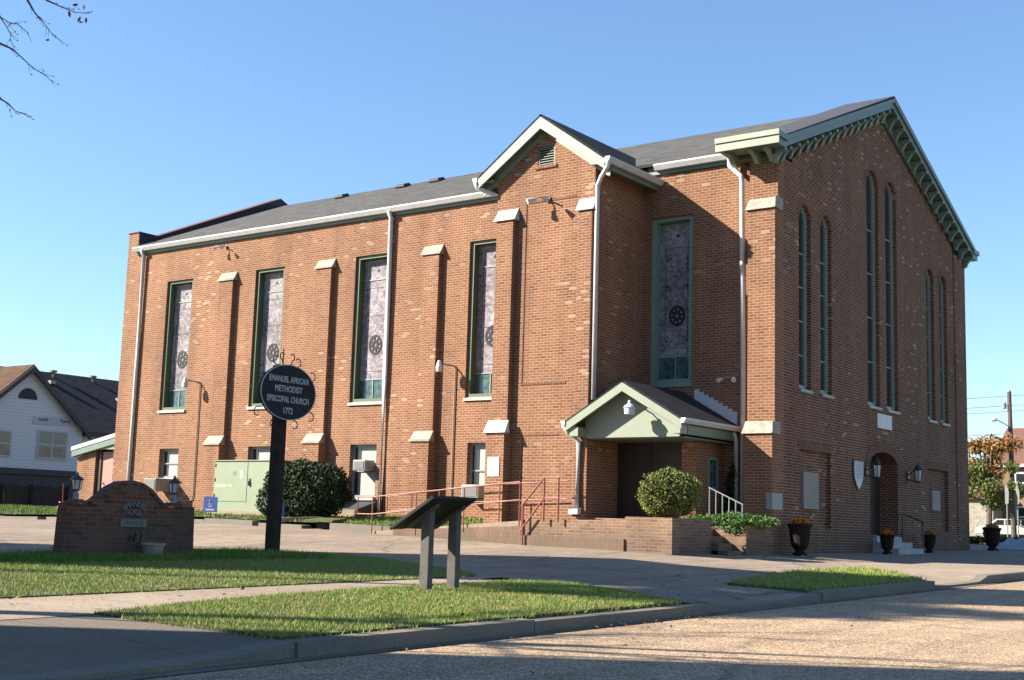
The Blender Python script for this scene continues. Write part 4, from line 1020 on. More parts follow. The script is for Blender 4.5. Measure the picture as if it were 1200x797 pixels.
s = thing('ivy', 'dark ivy climbing the wall between the porch and the corner pier', 'climber', (-1.05, .4, .55))
leaf_cloud('foliage', [(-1.1, .42, 1.1, .14, .1, .5), (-1.02, .4, 1.55, .1, .08, .45), (-1.0, .4, .8, .25, .12, .3)], 1400, .035, M['ivy'], s, seed=7, shell=.2)
mb = MB(); mb.tube([(-1.08, .48, .5), (-1.12, .49, 1.2), (-1.03, .49, 1.9)], [.02, .014, .006], 5); mb.build('stem', M['bark'], s)

# ------------------------------------------------------------------ fixtures on the walls
def urn(x, y, r, h, label, seed):
    z = G(x, y)+.01; o = thing('flower_urn', label, 'planter', (x, y, z), 'dark flower urns along the front wall')
    m = MB(); m.lathe((x, y, z), [(r*.62, 0), (r*.62, .03), (r*.42, .06), (r*.40, .1), (r*.72, h*.3), (r*.86, h*.62), (r*.9, h*.86), (r*1.04, h*.93), (r*1.04, h), (r*.9, h), (r*.88, h*.93)], 22)
    m.build('pot', M['urn'], o, smooth=False)
    leaf_cloud('flowers', [(x, y, z+h+.02, r*.75, r*.75, .085)], 420, .026, M['flower'], o, seed=seed, shell=.4)
    m = MB(); m.box(x-r*.5, x+r*.5, y-r*.5, y+r*.5, z-.02, z+.012) ; m.build('base_plate', M['step'], o)
urn(.42, .45, .235, .62, 'largest dark urn of orange flowers, nearest the street corner', 1)
urn(.55, 4.85, .17, .44, 'dark urn of orange flowers left of the front steps', 2)
urn(.45, 7.95, .17, .44, 'dark urn of orange flowers right of the front steps', 3)
urn(.55, 12.75, .24, .62, 'dark urn of orange flowers at the far end of the front wall', 4)

def plate(name, label, x, y0, y1, z0, z1, mat, cat='plaque', lines=0, th=.02, lmat='letter', lx=None):
    o = thing(name, label, cat, (x, (y0+y1)/2, z0))
    m = MB(); m.box(x, x+th, y0, y1, z0, z1); m.build('board', M[mat], o)
    if lines:
        m = MB(); rs = random.Random(int(y0*10)); dz = (z1-z0)/(lines+1)
        for i in range(lines):
            z = z1-dz*(i+.8); y = y0+.06
            while y < y1-.08:
                w = rs.uniform(.03, .09); e = min(y+w, y1-.05); m.box(x+th, x+th+.004, y, e, z-dz*.22, z+dz*.22); y = e+.025
        m.build('engraving', M[lmat], o)
    return o
plate('wall_plaque', 'tall grey engraved stone tablet in the left blind panel of the front wall', -.098, 1.66, 2.43, .98, 1.74, 'pewter', lines=14, th=.07, lmat='stone')
plate('wall_plaque', 'small grey engraved tablet in the right blind panel of the front wall', -.098, 9.7, 10.3, 1.15, 1.66, 'pewter', lines=8, th=.06, lmat='stone')
plate('datestone', 'plain white rectangular stone above the front door arch', .001, 5.74, 6.66, 2.97, 3.31, 'white', 'stone', th=.03)
o = thing('corner_datestone', 'pale grey cornerstone block at the foot of the corner pier', 'stone', (0, 0, .9))
m = MB(); m.box(-.09, .045, -.012, .46, .92, 1.24); m.build('block', M['greymetal'], o)
# shield shaped marker
o = thing('shield_sign', 'white pointed shield sign with dark border left of the door lantern', 'sign', (.03, 4.5, 1.5))
sh = lambda k: [(4.52+(a-4.52)*k, 1.80+(b-1.80)*k) for a, b in [(4.52, 1.48), (4.66, 1.58), (4.78, 1.75), (4.80, 1.95), (4.80, 2.14), (4.72, 2.10), (4.66, 2.14), (4.60, 2.10), (4.54, 2.14), (4.46, 2.10), (4.38, 2.14), (4.30, 2.10), (4.24, 2.14), (4.24, 1.95), (4.26, 1.75), (4.38, 1.58)]]
m = MB(); m.prism(sh(1.08), FX(.03, 0, 0), .03); m.build('border', M['blackmetal'], o)
m = MB(); m.prism(sh(.96), FX(.042, 0, 0), .01); m.build('face', M['white'], o)
m = MB()
for i in range(5): m.box(.042, .045, 4.36, 4.68, 2.02-i*.07, 2.035-i*.07)
m.build('lettering', M['letter'], o)
# carriage lanterns
def lantern(x, y, z, s, nx, ny, label, name='wall_lantern', arm=True, group='lanterns beside the front door'):
    o = thing(name, label, 'lantern', (x, y, z), group)
    c = (x+nx*.2*s*2, y+ny*.2*s*2, z)
    m = MB(); k = s
    m.lathe(c, [(.05*k, .0), (.11*k, .03*k), (.13*k, .08*k)], 6); m.lathe(c, [(.17*k, .5*k), (.19*k, .53*k), (.1*k, .66*k), (.04*k, .72*k), (.015*k, .82*k)], 6)
    for i in range(6):
        t = 2*math.pi*i/6; m.tube([(c[0]+.12*k*math.cos(t), c[1]+.12*k*math.sin(t), z+.07*k), (c[0]+.165*k*math.cos(t), c[1]+.165*k*math.sin(t), z+.51*k)], .012*k, 4)
    m.build('frame', M['blackmetal'], o)
    m = MB(); m.lathe(c, [(.10*k, .08*k), (.145*k, .5*k)], 6); m.build('glass', M['lampglass'], o)
    if arm:
        m = MB(); m.box(x-abs(ny)*.06-.001, x+.02+abs(ny)*.04, y-abs(nx)*.06-.0, y+abs(nx)*.06+.001, z+.1*k, z+.45*k); m.tube([(x, y, z+.3*k), (c[0], c[1], z+.62*k)], .014, 5); m.tube([(x, y, z+.15*k), (c[0], c[1], z+.02*k)], .014, 5); m.build('bracket', M['blackmetal'], o)
    return o
lantern(.02, 5.02, 1.74, .62, 1, 0, 'black iron wall lantern left of the front door')
lantern(.02, 7.75, 1.76, .62, 1, 0, 'black iron wall lantern right of the front door')

# porch lamp
o = thing('porch_lamp', 'round grey barn lamp on an arm over the porch entrance', 'lamp', (-2.05, -1.68, 2.85))
m = MB(); m.tube([(-2.0, -1.683, 2.86), (-2.03, -1.85, 2.93), (-2.06, -1.98, 2.92)], .014, 6); m.build('arm', M['greymetal'], o)
m = MB(); m.lathe((-2.06, -1.99, 2.68), [(.10, 0), (.11, .11), (.125, .13), (.10, .17), (.04, .21), (.03, .27), (.012, .28)], 16); m.build('shade', M['lampglass'], o, smooth=False)
# security lamp clusters on the walls
def floodlight(x, y, z, label, s=1.0):
    o = thing('floodlight', label, 'floodlight', (x, y, z), 'twin floodlights high on the brick walls')
    m = MB(); m.box(x-.05*s, x+.05*s, y-.05, y, z-.05*s, z+.05*s); m.tube([(x, y-.05, z), (x-.10*s, y-.20*s, z+.02), (x-.2*s, y-.3*s, z-.04)], .018*s, 6); m.tube([(x, y-.05, z), (x+.12*s, y-.2*s, z+.0)], .018*s, 6)
    m.build('bracket', M['greymetal'], o)
    for d in (-.2, .12):
        m = MB(); p = Vector((x+d*s, y-.26*s, z-.02)); q = p+Vector((d*.5, -.12, -.07))*s; m.tube([p, p+(q-p)*.4, q], [.03*s, .045*s, .065*s], 10); m.build('lamp_head', M['white'], o)
floodlight(-4.5, TY, 7.42, 'twin white floodlight on the tower face under the louvre')
floodlight(-17.1, YW, 8.06, 'twin white floodlight near the eave at the left end of the long wall', .8)
floodlight(-1.08, YW, 3.62, 'small white floodlight high on the wall right of the porch', .8)
def arealight(x, z, zb, label, side=0):
    o = thing('area_light', label, 'lamp', (x, YW, zb), 'lamps on conduit along the side wall')
    m = MB(); m.tube([(x+.0, YW-.35, z+.04), (x+.12, YW-.2, z+.02), (x+.18, YW, z)], .02, 6); m.build('arm', M['greymetal'], o)
    m = MB(); m.lathe((x-.02, YW-.38, z-.16), [(.075, 0), (.085, .12), (.06, .2), (.045, .26), (.02, .28)], 12); m.build('lamp_head', M['white'], o)
    m = MB()
    pts = [(x+.2, YW-.03, z), (x+.2, YW-.03, zb+.15)]
    if side: pts += [(x+.17, YW-.03, zb+.04), (x+.05, YW-.03, zb), (x-.55, YW-.03, zb)]
    m.tube(pts, .018, 6); m.build('conduit', M['conduit'], o)
arealight(-18.05, 4.2, .85, 'white lamp on bent conduit between the first two tall windows', 1)
arealight(-8.72, 4.22, .7, 'white lamp on straight conduit between third buttress and last tall window')

# small white notice on buttress of tower
o = thing('notice', 'small white blank notice on the tower buttress', 'notice', (-5.56, TY-.27, 1.5))
m = MB(); m.box(-5.73, -5.42, TY-.275, TY-.262, 1.47, 1.88); m.build('sheet', M['white'], o)
m = MB()
for i in range(4): m.box(-5.68, -5.50, TY-.279, TY-.276, 1.56+i*.07, 1.57+i*.07)
m.build('print', M['letter'], o)

# air conditioners
def aircon(x0, x1, y0, y1, z0, z1, label, legs=False, shell='acbody'):
    o = thing('air_conditioner', label, 'air conditioner', ((x0+x1)/2, (y0+y1)/2, z0), 'window air conditioners in the side wall')
    m = MB(); m.box(x0, x1, y0, y1, z0, z1); m.build('case', M[shell], o, bevel=.01)
    m = MB(); m.box(x0+.03, x1-.03, y0-.012, y0-.002, z0+.03, z1-.03)
    m.build('grille', M['acfin'], o)
    m = MB()
    n = 9
    for i in range(n): zz = z0+.05+(z1-z0-.1)*i/(n-1); m.box(x0+.04, x1-.04, y0-.018, y0-.012, zz-.006, zz+.006)
    for i in range(4): zz = z0+.06+(z1-z0-.12)*i/3; m.box(x1, x1+.004, y0+.06, y1-.15, zz-.008, zz+.008)
    m.build('fins', M['greymetal'], o)
    if legs:
        m = MB()
        for x in (x0+.3, x1-.05): m.tube([(x, y0+.1, z0), (x, y0+.1, .62)], .015, 6)
        m.build('support', M['greymetal'], o)
aircon(-19.22, -18.70, -.12, .62, 1.1, 1.46, 'brown boxy air conditioner on legs under the first small window', True, 'stone')
aircon(-11.55, -11.14, .30, .66, 1.70, 1.96, 'white air conditioner halfway up the small window behind the bush')
aircon(-7.95, -7.45, .2, .66, 1.06, 1.36, 'white air conditioner at the foot of the small window left of the tower')
o = thing('heat_pump', 'beige air handler on the ground by the first small window', 'air handler', (-18.9, -.1, .55))
m = MB(); m.box(-19.1, -18.55, -.25, .25, .55, .82); m.build('case', M['whitewall'], o, bevel=.02)
m = MB(); m.lathe((-18.4, -.1, .56), [(.16, 0), (.17, .12), (.14, .22), (.05, .26)], 14); m.build('fan_drum', M['whitewall'], o)

o = thing('window_well', 'low black sloping cover under the small window behind the dark bush', 'window well', (-11.4, .3, .55))
m = MB(); m.hexa([(-12.05, -.25, .45), (-10.85, -.25, .45), (-10.85, .53, .45), (-12.05, .53, .45)], [(-12.0, -.2, .72), (-10.9, -.2, .72), (-10.9, .53, .93), (-12.0, .53, .93)]); m.build('cover', M['slate'], o, bevel=.01)
m = MB(); m.box(-12.1, -10.8, -.3, -.251, .45, .70); m.build('kerb', M['walk'], o)
# utility cabinet
o = thing('utility_cabinet', 'large pale green electrical cabinet on a concrete pad by the wall', 'utility cabinet', (-13.9, -1.0, .4))
m = MB(); m.box(-15.0, -12.75, -1.2, -.3, .58, 1.86); m.build('case', M['utility'], o, bevel=.015)
m = MB(); m.box(-15.1, -12.65, -1.3, -.2, .3, .60); m.build('pad', M['walk'], o)
m = MB(); m.box(-13.76, -13.745, -1.206, -1.2, .84, 1.84); m.box(-15.0, -13.76, -1.206, -1.2, .83, .843); m.build('door_seam', M['dgreen'], o)
m = MB(); m.box(-13.71, -13.63, -1.225, -1.2, 1.25, 1.42); m.build('latch', M['acfin'], o)
for zz in (.95, 1.35, 1.72):
    m = MB(); m.box(-15.005, -14.96, -1.222, -1.2, zz, zz+.08); m.build('hinge', M['acfin'], o)
m = MB(); m.box(-15.03, -12.72, -1.23, -.27, 1.862, 1.885); m.build('lid', M['utility'], o)
m = MB(); m.tube([(-13.67, -1.24, 1.25), (-13.67, -1.24, 1.36)], .025, 6); m.build('padlock', M['greymetal'], o)
m = MB(); m.box(-14.93, -14.5, -1.204, -1.2, 1.2, 1.26); m.box(-14.45, -14.3, -1.204, -1.2, 1.2, 1.26); m.build('marking', M['yellow'], o)
m = MB(); m.box(-14.28, -14.18, -1.204, -1.2, 1.5, 1.6); m.build('plate', M['acfin'], o)
m = MB(); m.box(-14.02, -13.93, -1.204, -1.2, 1.42, 1.62); m.build('sticker', M['white'], o)

# accessible parking signs
def psign(x, y, z, w, h, rot_, label, lean=0):
    g = G(x, y); o = thing('parking_sign', label, 'sign', (x, y, g), 'blue parking signs along the kerb')
    c, s_ = math.cos(rot_), math.sin(rot_); fr = ((x, y, z), (c, s_, 0), (0, 0, 1), (s_, -c, 0))
    m = MB(); m.prism([(-w/2, 0), (w/2, 0), (w/2, h), (-w/2, h)], fr, .012); m.build('face', M['blue'], o)
    m = MB(); m.tube([(x, y+.03, g-.05), (x, y+.03, z+h*.8)], .014, 6); m.build('post', M['blackmetal'], o)
    V_ = lambda a, b, k=.002: Vector(fr[0])+Vector(fr[1])*a+Vector(fr[2])*b+Vector(fr[3])*k
    m = MB(); q = w/.38
    m.tube([V_(.045*q*math.cos(t)-.0, .17*q+.045*q*math.sin(t)) for t in [math.radians(a) for a in range(100, 340, 24)]], .008*q, 5)
    m.tube([V_(-.02*q, .26*q), V_(-.02*q, .19*q), V_(.03*q, .19*q), V_(.055*q, .13*q)], .008*q, 5)
    m.lathe(V_(-.02*q, .285*q), [(.001, -.02*q), (.018*q, 0), (.001, .02*q)], 8)
    m.build('wheelchair_symbol', M['signwhite'], o)
    t = text_obj('PARKING', .06*q, (tuple(V_(0, .055*q, 0)), fr[1], fr[2], fr[3]), M['signwhite'], 'lettering', o, weight=.002)
psign(-13.28, -2.75, .55, .37, .36, .35, 'blue and white wheelchair parking sign in front of the green cabinet')
psign(-10.85, -2.75, .46, .16, .36, .9, 'narrow blue sign on the kerb just right of the oval sign post')
o = thing('wheel_stop', 'white concrete wheel stop lying on the kerb by the dark bush', 'wheel stop', (-10.6, -2.6, .4))
m = MB(); m.hexa([(-10.8, -3.0, .36), (-10.6, -3.0, .36), (-10.3, -1.9, .42), (-10.5, -1.9, .42)], [(-10.76, -3.0, .46), (-10.64, -3.0, .46), (-10.34, -1.9, .52), (-10.46, -1.9, .52)]); m.build('bar', M['walk'], o)
# storm drain / dark timber below window
o = thing('drain_box', 'dark open drain inlet cut into the kerb right of the bush', 'drain', (-9.35, -3.0, .25))
m = MB(); m.box(-9.75, -8.92, -3.1, -2.9, .12, .2); m.box(-9.74, -8.93, -2.72, -2.66, .15, .42); m.build('inlet', M['black'], o)
m = MB(); m.hexa([(-9.76, -3.08, .40), (-8.9, -3.08, .40), (-8.9, -2.6, .44), (-9.76, -2.6, .44)], [(-9.76, -3.08, .44), (-8.9, -3.08, .44), (-8.9, -2.6, .5), (-9.76, -2.6, .5)]); m.build('lid', M['turfbase'], o)

# ------------------------------------------------------------------ oval sign on its post
o = thing('oval_sign', 'black oval sign with silver lettering on a tall dark post', 'sign', (-3.45, -9.95, -.1))
m = MB(); m.box(-3.54, -3.37, -10.02, -9.86, -.2, 2.74); m.box(-3.56, -3.35, -10.04, -9.84, 2.74, 2.79); m.build('post', M['post'], o, bevel=.008)
el_ = lambda a, b, n=48: [(a*math.cos(2*math.pi*i/n), b*math.sin(2*math.pi*i/n)) for i in range(n)]
fr = FX(-3.30, -9.93, 2.37)
m = MB(); m.prism(el_(.575, .425), fr, .04); m.build('board', M['panel'], o)
m = MB(); A = el_(.575, .425); B = el_(.56, .412)
for i in range(48):
    j = (i+1) % 48; q = lambda p, k: (-3.30+k, -9.93+p[0], 2.37+p[1])
    m.hexa([q(A[i], .0), q(A[j], .0), q(B[j], .0), q(B[i], .0)], [q(A[i], .012), q(A[j], .012), q(B[j], .012), q(B[i], .012)])
m.build('rim', M['letter'], o)
for body, dz, sz, sx in (('EMANUEL AFRICAN', .19, .125, .70), ('METHODIST', .045, .13, .76), ('EPISCOPAL CHURCH', -.115, .125, .70), ('1772', -.285, .13, .76)):
    text_obj(body, sz, FX(-3.30, -9.93, 2.37+dz), M['letter'], 'lettering', o, sx=sx, ext=.004, weight=.004, spacing=1.08)
m = MB()
def scroll(cy, cz, r, a0, a1, flip=1, tail=None):
    pts = [(-3.36, cy+flip*r*(1-.4*k/9)*math.cos(a0+(a1-a0)*k/9), cz+r*(1-.4*k/9)*math.sin(a0+(a1-a0)*k/9)) for k in range(10)]
    if tail: pts = [(-3.36, *tail)]+pts
    m.tube(pts, .009, 5)
for f_ in (-1, 1):
    scroll(-9.93+f_*.10, 2.93, .06, -1.4, 2.6, f_, (-9.93+f_*.07, 2.78)); scroll(-9.93+f_*.22, 2.86, .08, -1.7, 2.4, f_, (-9.93+f_*.12, 2.78))
    scroll(-9.93+f_*.54, 2.68, .08, -1.5, 2.2, f_, (-9.93+f_*.46, 2.62)); scroll(-9.93+f_*.55, 2.03, .08, 1.5, -2.2, f_, (-9.93+f_*.46, 2.12)); scroll(-9.93+f_*.22, 1.88, .07, 1.3, -2.4, f_, (-9.93+f_*.12, 1.98))
m.tube([(-3.45, -9.93, 2.78), (-3.45, -9.93, 3.05)], .01, 5)
m.build('scrollwork', M['blackmetal'], o)

# ------------------------------------------------------------------ low brick sign wall
o = thing('brick_sign_wall', 'low dark brick sign wall with arched centre on the grass', 'sign wall', (-3.5, -12.66, -.14))
y0, y1 = -13.63, -11.56
prof = [(y0-.03, -.25), (y1+.03, -.25), (y1, .59), (-12.02, .575), (-12.12, .60), (-12.22, .68), (-12.33, .78), (-12.47, .85), (-12.62, .88), (-12.78, .86), (-12.93, .79), (-13.06, .69), (-13.16, .61), (-13.26, .575), (y0, .59)]
m = MB(); m.prism(prof, FX(-3.35, 0, 0), .2); m.build('wall', M['signbrick'], o)
m = MB()
for a, b in zip(prof[3:14][:-1], prof[3:14][1:]): m.beam((-3.45, a[0], a[1]+.012), (-3.45, b[0], b[1]+.012), .23, .05)
m.build('coping', M['signbrick'], o)
m = MB(); m.box(-3.349, -3.335, -12.80, -12.38, .30, .40); m.build('date_block', M['acfin'], o)
text_obj('EMANUEL', .09, FX(-3.345, -12.59, .60), M['darkletter'], 'lettering', o, ext=.01, bend=.26, weight=.004)
text_obj('A.M.E.', .085, FX(-3.345, -12.59, .485), M['darkletter'], 'lettering', o, ext=.01, weight=.004)
text_obj('CHURCH', .075, FX(-3.334, -12.59, .352), M['darkletter'], 'lettering', o, ext=.004, weight=.002)
text_obj('637', .17, FX(-3.345, -12.52, .165), M['blackmetal'], 'lettering', o, ext=.012, weight=.007, sx=.9, spacing=1.15)
for y in (-13.44, -11.86):
    m = MB(); m.hexa([(-3.54, y-.13, .585), (-3.36, y-.13, .585), (-3.36, y+.13, .585), (-3.54, y+.13, .585)], [(-3.51, y-.07, .64), (-3.39, y-.07, .64), (-3.39, y+.07, .64), (-3.51, y+.07, .64)]); m.build('lamp_base', M['signbrick'], o)
def postlamp(y, s, label):
    p = thing('post_lantern', label, 'lantern', (-3.45, y, .63), 'lanterns on the brick sign wall')
    k = s; c = (-3.45, y, .63)
    m = MB(); m.lathe(c, [(.06*k, 0), (.05*k, .05*k), (.055*k, .1*k), (.03*k, .15*k), (.05*k, .17*k)], 10); m.build('stem', M['greymetal'], p)
    m = MB(); m.lathe(c, [(.05*k, .17*k), (.075*k, .19*k)], 8); m.lathe(c, [(.12*k, .36*k), (.125*k, .375*k), (.07*k, .42*k), (.03*k, .44*k), (.01*k, .5*k)], 8)
    for i in range(6):
        t = 2*math.pi*i/6; m.tube([(c[0]+.07*k*math.cos(t), c[1]+.07*k*math.sin(t), c[2]+.19*k), (c[0]+.10*k*math.cos(t), c[1]+.10*k*math.sin(t), c[2]+.37*k)], .008*k, 4)
    m.build('frame', M['blackmetal'], p)
    m = MB(); m.lathe(c, [(.055*k, .19*k), (.085*k, .365*k)], 8); m.build('glass', M['lampglass'], p)
postlamp(-13.44, .72, 'black lantern on the left end of the brick sign wall')
postlamp(-11.86, .78, 'black finialled lantern on the right end of the brick sign wall')
o = thing('plant_pot', 'empty pale tapered plant pot at the foot of the brick sign wall', 'plant pot', (-3.15, -12.42, -.13))
m = MB(); m.lathe((-3.12, -12.42, -.11), [(.11, 0), (.15, .17), (.165, .175), (.165, .205), (.145, .205), (.135, .17)], 18); m.build('pot', M['pot'], o)

# ------------------------------------------------------------------ slanted interpretive panel
o = thing('wayside_panel', 'slanted charcoal information panel seen from behind on two grey posts', 'information panel', (2.5, -13.25, -.23))
import itertools
PZ = (.41, .725)
xl, xh, ya, yb = 2.20, 2.74, -13.63, -12.93
tk = Vector((-(PZ[1]-PZ[0]), 0, (xh-xl))).normalized()*.035
for nm, a, b in (('posts', -13.43, -13.43), ('posts', -12.99, -12.99)):
    m = MB(); m.box(2.45, 2.56, a-.04, a+.04, -.3, .60); m.build('post', M['greypost'], o, bevel=.004)
m = MB(); Bm = [Vector((xl, ya, PZ[0])), Vector((xh, ya, PZ[1])), Vector((xh, yb, PZ[1])), Vector((xl, yb, PZ[0]))]
m.hexa(Bm, [p+tk for p in Bm]); m.build('panel', M['panel'], o, bevel=.004)
m = MB(); m.box(2.30, 2.62, -13.49, -13.45, .47, .50) if False else None
m.beam((2.28, -13.47, .435), (2.66, -13.47, .655), .05, .03); m.beam((2.28, -13.03, .435), (2.66, -13.03, .655), .05, .03); m.build('bracket', M['greypost'], o)

# ------------------------------------------------------------------ white house at the far left
h = thing('white_house', 'white sided gabled house with black roof left of the church', 'house', (-40, 8, .45))
HX = -38
def H(mb, n, mt, **k): return mb.build(n, M[mt] if isinstance(mt, str) else mt, h, **k)
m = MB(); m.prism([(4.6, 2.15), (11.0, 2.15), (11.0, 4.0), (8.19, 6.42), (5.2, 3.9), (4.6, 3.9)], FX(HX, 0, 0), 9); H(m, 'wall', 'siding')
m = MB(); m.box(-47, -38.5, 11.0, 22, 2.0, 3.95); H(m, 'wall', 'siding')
m = MB(); m.box(-47, -38.02, 4.6, 11.0, .3, 2.15); m.box(-47, -38.6, 11, 22, .3, 2.0); H(m, 'carport_shade_block', 'slate')  # dark block stands in for the shade under the overhanging storey
m = MB(); m.box(-38.3, -37.9, 4.6, 11.02, 1.93, 2.17); H(m, 'beam', 'slate')
m = MB(); slab(m, [(HX+.25, 11.25, 3.85), (HX+.25, 8.19, 6.58), (-47, 8.19, 6.58), (-47, 11.25, 3.85)], .08); H(m, 'roof', 'darkroof')
m = MB(); slab(m, [(HX+.25, 4.3, 3.1), (HX+.25, 8.19, 6.58), (-47, 8.19, 6.58), (-47, 4.3, 3.1)], .08); H(m, 'roof', 'litshingle')  # same dark roof, its sunlit slope coloured brown
m = MB(); slab(m, [(-38.2, 8.6, 3.95), (-38.2, 22, 3.95), (-43, 22, 6.95), (-43, 8.6, 6.95)], .08); rf = H(m, 'roof', 'darkroof')
m = MB(); slab(m, [(-47.5, 8.6, 3.95), (-47.5, 22, 3.95), (-43, 22, 6.95), (-43, 8.6, 6.95)], .08); H(m, 'roof', 'darkroof')
for sgn, e, ez in ((1, 11.25, 3.8), (-1, 4.3, 3.05)):
    m = MB(); m.hexa([(HX+.2, e, ez-.22), (HX+.32, e, ez-.22), (HX+.32, 8.19, 6.27), (HX+.2, 8.19, 6.27)], [(HX+.2, e, ez+.0), (HX+.32, e, ez), (HX+.32, 8.19, 6.52), (HX+.2, 8.19, 6.52)]); H(m, 'barge_board', 'slate')
m = MB(); m.box(-38.24, -38.1, 11.2, 22, 3.75, 3.93); H(m, 'fascia', 'slate')
hw_ = [(a, b) for a, b in [(8.17+.45*math.cos(math.pi*i/10), 5.1+.47*math.sin(math.pi*i/10)) for i in range(11)]]
m = MB(); m.prism(hw_, FX(HX+.03, 0, 0), .05); H(m, 'gable_vent', 'black')
def hwin(y0, y1, z0, z1, n=2):
    m = MB(); x = HX+.002
    m.box(x, x+.06, y0, y1, z0, z1); w_ = H(m, 'window', 'banner')
    m = MB()
    for i in range(n):
        a = y0+.07+(y1-y0-.07)*i/n; b = a+(y1-y0-.07)/n-.07
        m.box(x+.06, x+.065, a, b, z0+.07, (z0+z1)/2-.03); m.box(x+.06, x+.065, a, b, (z0+z1)/2+.03, z1-.07)
    m.build('pane', M['glass_dark'], w_)
    m = MB()
    for i in range(n):
        a = y0+.07+(y1-y0-.07)*i/n; b = a+(y1-y0-.07)/n-.07
        m.box(x+.066, x+.069, a+.02, b-.05, z0+.1, z0+.1+(z1-z0)*.33)
    m.build('blind', M['stone'], w_)
hwin(8.78, 10.25, 2.62, 3.86); hwin(6.15, 7.55, 2.62, 3.72)
for y, z, s_ in ((12.4, 6.62, .3), (14.6, 6.6, .28)):
    m = MB(); m.tube([(-42.6, y, z-.2), (-42.6, y, z+.35)], .06, 6); m.box(-42.75, -42.5, y-.14, y+.14, z+.3, z+.4); m.build('roof_pipe', M['acfin'], rf)
for y, z in ((11.9, 6.3), (15.1, 5.75), (15.4, 4.85), (14.95, 4.85)):
    xx = -38.2-(z-3.95)/3.0*4.8
    m = MB(); m.box(xx-.12, xx+.18, y-.14, y+.14, z-.02, z+.14); m.build('skylight', M['greymetal'], rf)
o = thing('house_banner', 'white banner with blue print hung on the gable of the white house', 'banner', (HX+.05, 9.5, 4.2))
m = MB(); m.prism([(8.5, 4.08), (10.62, 4.14), (10.40, 4.45), (8.55, 4.40)], FX(HX+.04, 0, 0), .02); m.build('cloth', M['banner'], o)
text_obj('south', .2, FX(HX+.042, 8.98, 4.3), M['bannerblue'], 'lettering', o, weight=.006); text_obj('Tyson', .2, FX(HX+.042, 10.05, 4.3), M['bannerblue'], 'lettering', o, weight=.006)

# fence
o = thing('board_fence', 'dark weathered vertical board fence before the white house', 'fence', (-36, 4, .45))
rs = random.Random(3); m = MB(); y = -8.0
while y < 9.1:
    m.box(-36.03, -36, y, y+.115, .35, 1.44+rs.uniform(-.05, .05)); y += .13
m.build('boards', M['fence'], o)
m = MB(); m.box(-36.08, -36.03, -8, 9.1, .7, .78); m.box(-36.08, -36.03, -8, 9.1, 1.2, 1.28); m.build('rails', M['fence'], o)
for y in (-6, -3.6, -1.2, 1.2, 3.6, 6, 7.3, 9.0):
    m = MB(); m.box(-36, -35.92, y, y+.1, .35, 1.5); m.build('post', M['post'], o)
# red shovel
o = thing('snow_shovel', 'red shovel standing in the lawn by the fence', 'shovel', (-30, 4.7, .5))
m = MB(); m.tube([(-30, 4.74, .7), (-30, 4.70, 1.45)], .02, 6); m.build('handle', M['redmetal'], o)
m = MB(); m.hexa([(-30.05, 4.52, .48), (-29.95, 4.55, .48), (-29.95, 4.92, .50), (-30.05, 4.92, .50)], [(-30.05, 4.62, .78), (-29.98, 4.62, .78), (-29.98, 4.86, .80), (-30.05, 4.86, .80)]); m.build('blade', M['redplastic'], o)

# ------------------------------------------------------------------ background right of the church
hb = thing('brick_house', 'tall brown roofed brick house behind the utility pole', 'house', (-4, 42, .5))
def HB(mb, n, mt): return mb.build(n, M[mt], hb)
m = MB(); m.prism([(-7.1, .2), (0, .2), (0, 4.0), (-7.1, 4.0)], FY(0, 40, 0), 7); HB(m, 'wall', 'farbrick')
m = MB(); m.hexa([(-7.3, 39.8, 3.95), (.2, 39.8, 3.95), (.2, 47, 3.95), (-7.3, 47, 3.95)], [(-6.9, 41.2, 5.78), (-.4, 41.2, 5.78), (-.4, 45, 5.78), (-6.9, 45, 5.78)]); HB(m, 'roof', 'brownroof')
m = MB(); m.box(-7.2, .1, 39.76, 39.9, 3.84, 3.98); HB(m, 'fascia', 'white')
for x0, x1, z0, z1 in ((-6.25, -5.5, 2.6, 3.6), (-6.25, -5.5, 1.0, 2.0), (-4.6, -3.8, 2.6, 3.6)):
    m = MB(); m.box(x0, x1, 39.94, 39.998, z0, z1); w_ = HB(m, 'window', 'white')
    m = MB(); m.box(x0+.08, x1-.08, 39.93, 39.939, z0+.08, (z0+z1)/2-.04); m.box(x0+.08, x1-.08, 39.93, 39.939, (z0+z1)/2+.04, z1-.08); m.build('pane', M['glass_dark'], w_)
m = MB(); m.box(-6.15, -5.65, 42, 42.5, 5.6, 6.35); m.lathe((-5.9, 42.25, 6.35), [(.2, 0), (.2, .12)], 10); HB(m, 'chimney', 'whitewall')
m = MB(); m.tube([(-5.5, 42, 5.7), (-5.5, 42, 6.3)], .06, 6); m.tube([(-5.3, 42, 5.7), (-5.3, 42, 6.3)], .06, 6); HB(m, 'roof_pipe', 'acfin')
g_ = thing('garage', 'low cream garage with a brown roof behind the autumn tree', 'garage', (-7.5, 38.5, .5))
m = MB(); m.prism([(-9.2, .3), (-6.85, .3), (-6.85, 2.3), (-9.2, 2.3)], FY(0, 38.5, 0), 3); m.build('wall', M['stone'], g_)
m = MB(); m.hexa([(-9.4, 38.3, 2.28), (-6.7, 38.3, 2.28), (-6.7, 41.7, 2.28), (-9.4, 41.7, 2.28)], [(-9.3, 40, 3.0), (-6.8, 40, 3.0), (-6.8, 40.2, 3.0), (-9.3, 40.2, 3.0)]); m.build('roof', M['brownroof'], g_)

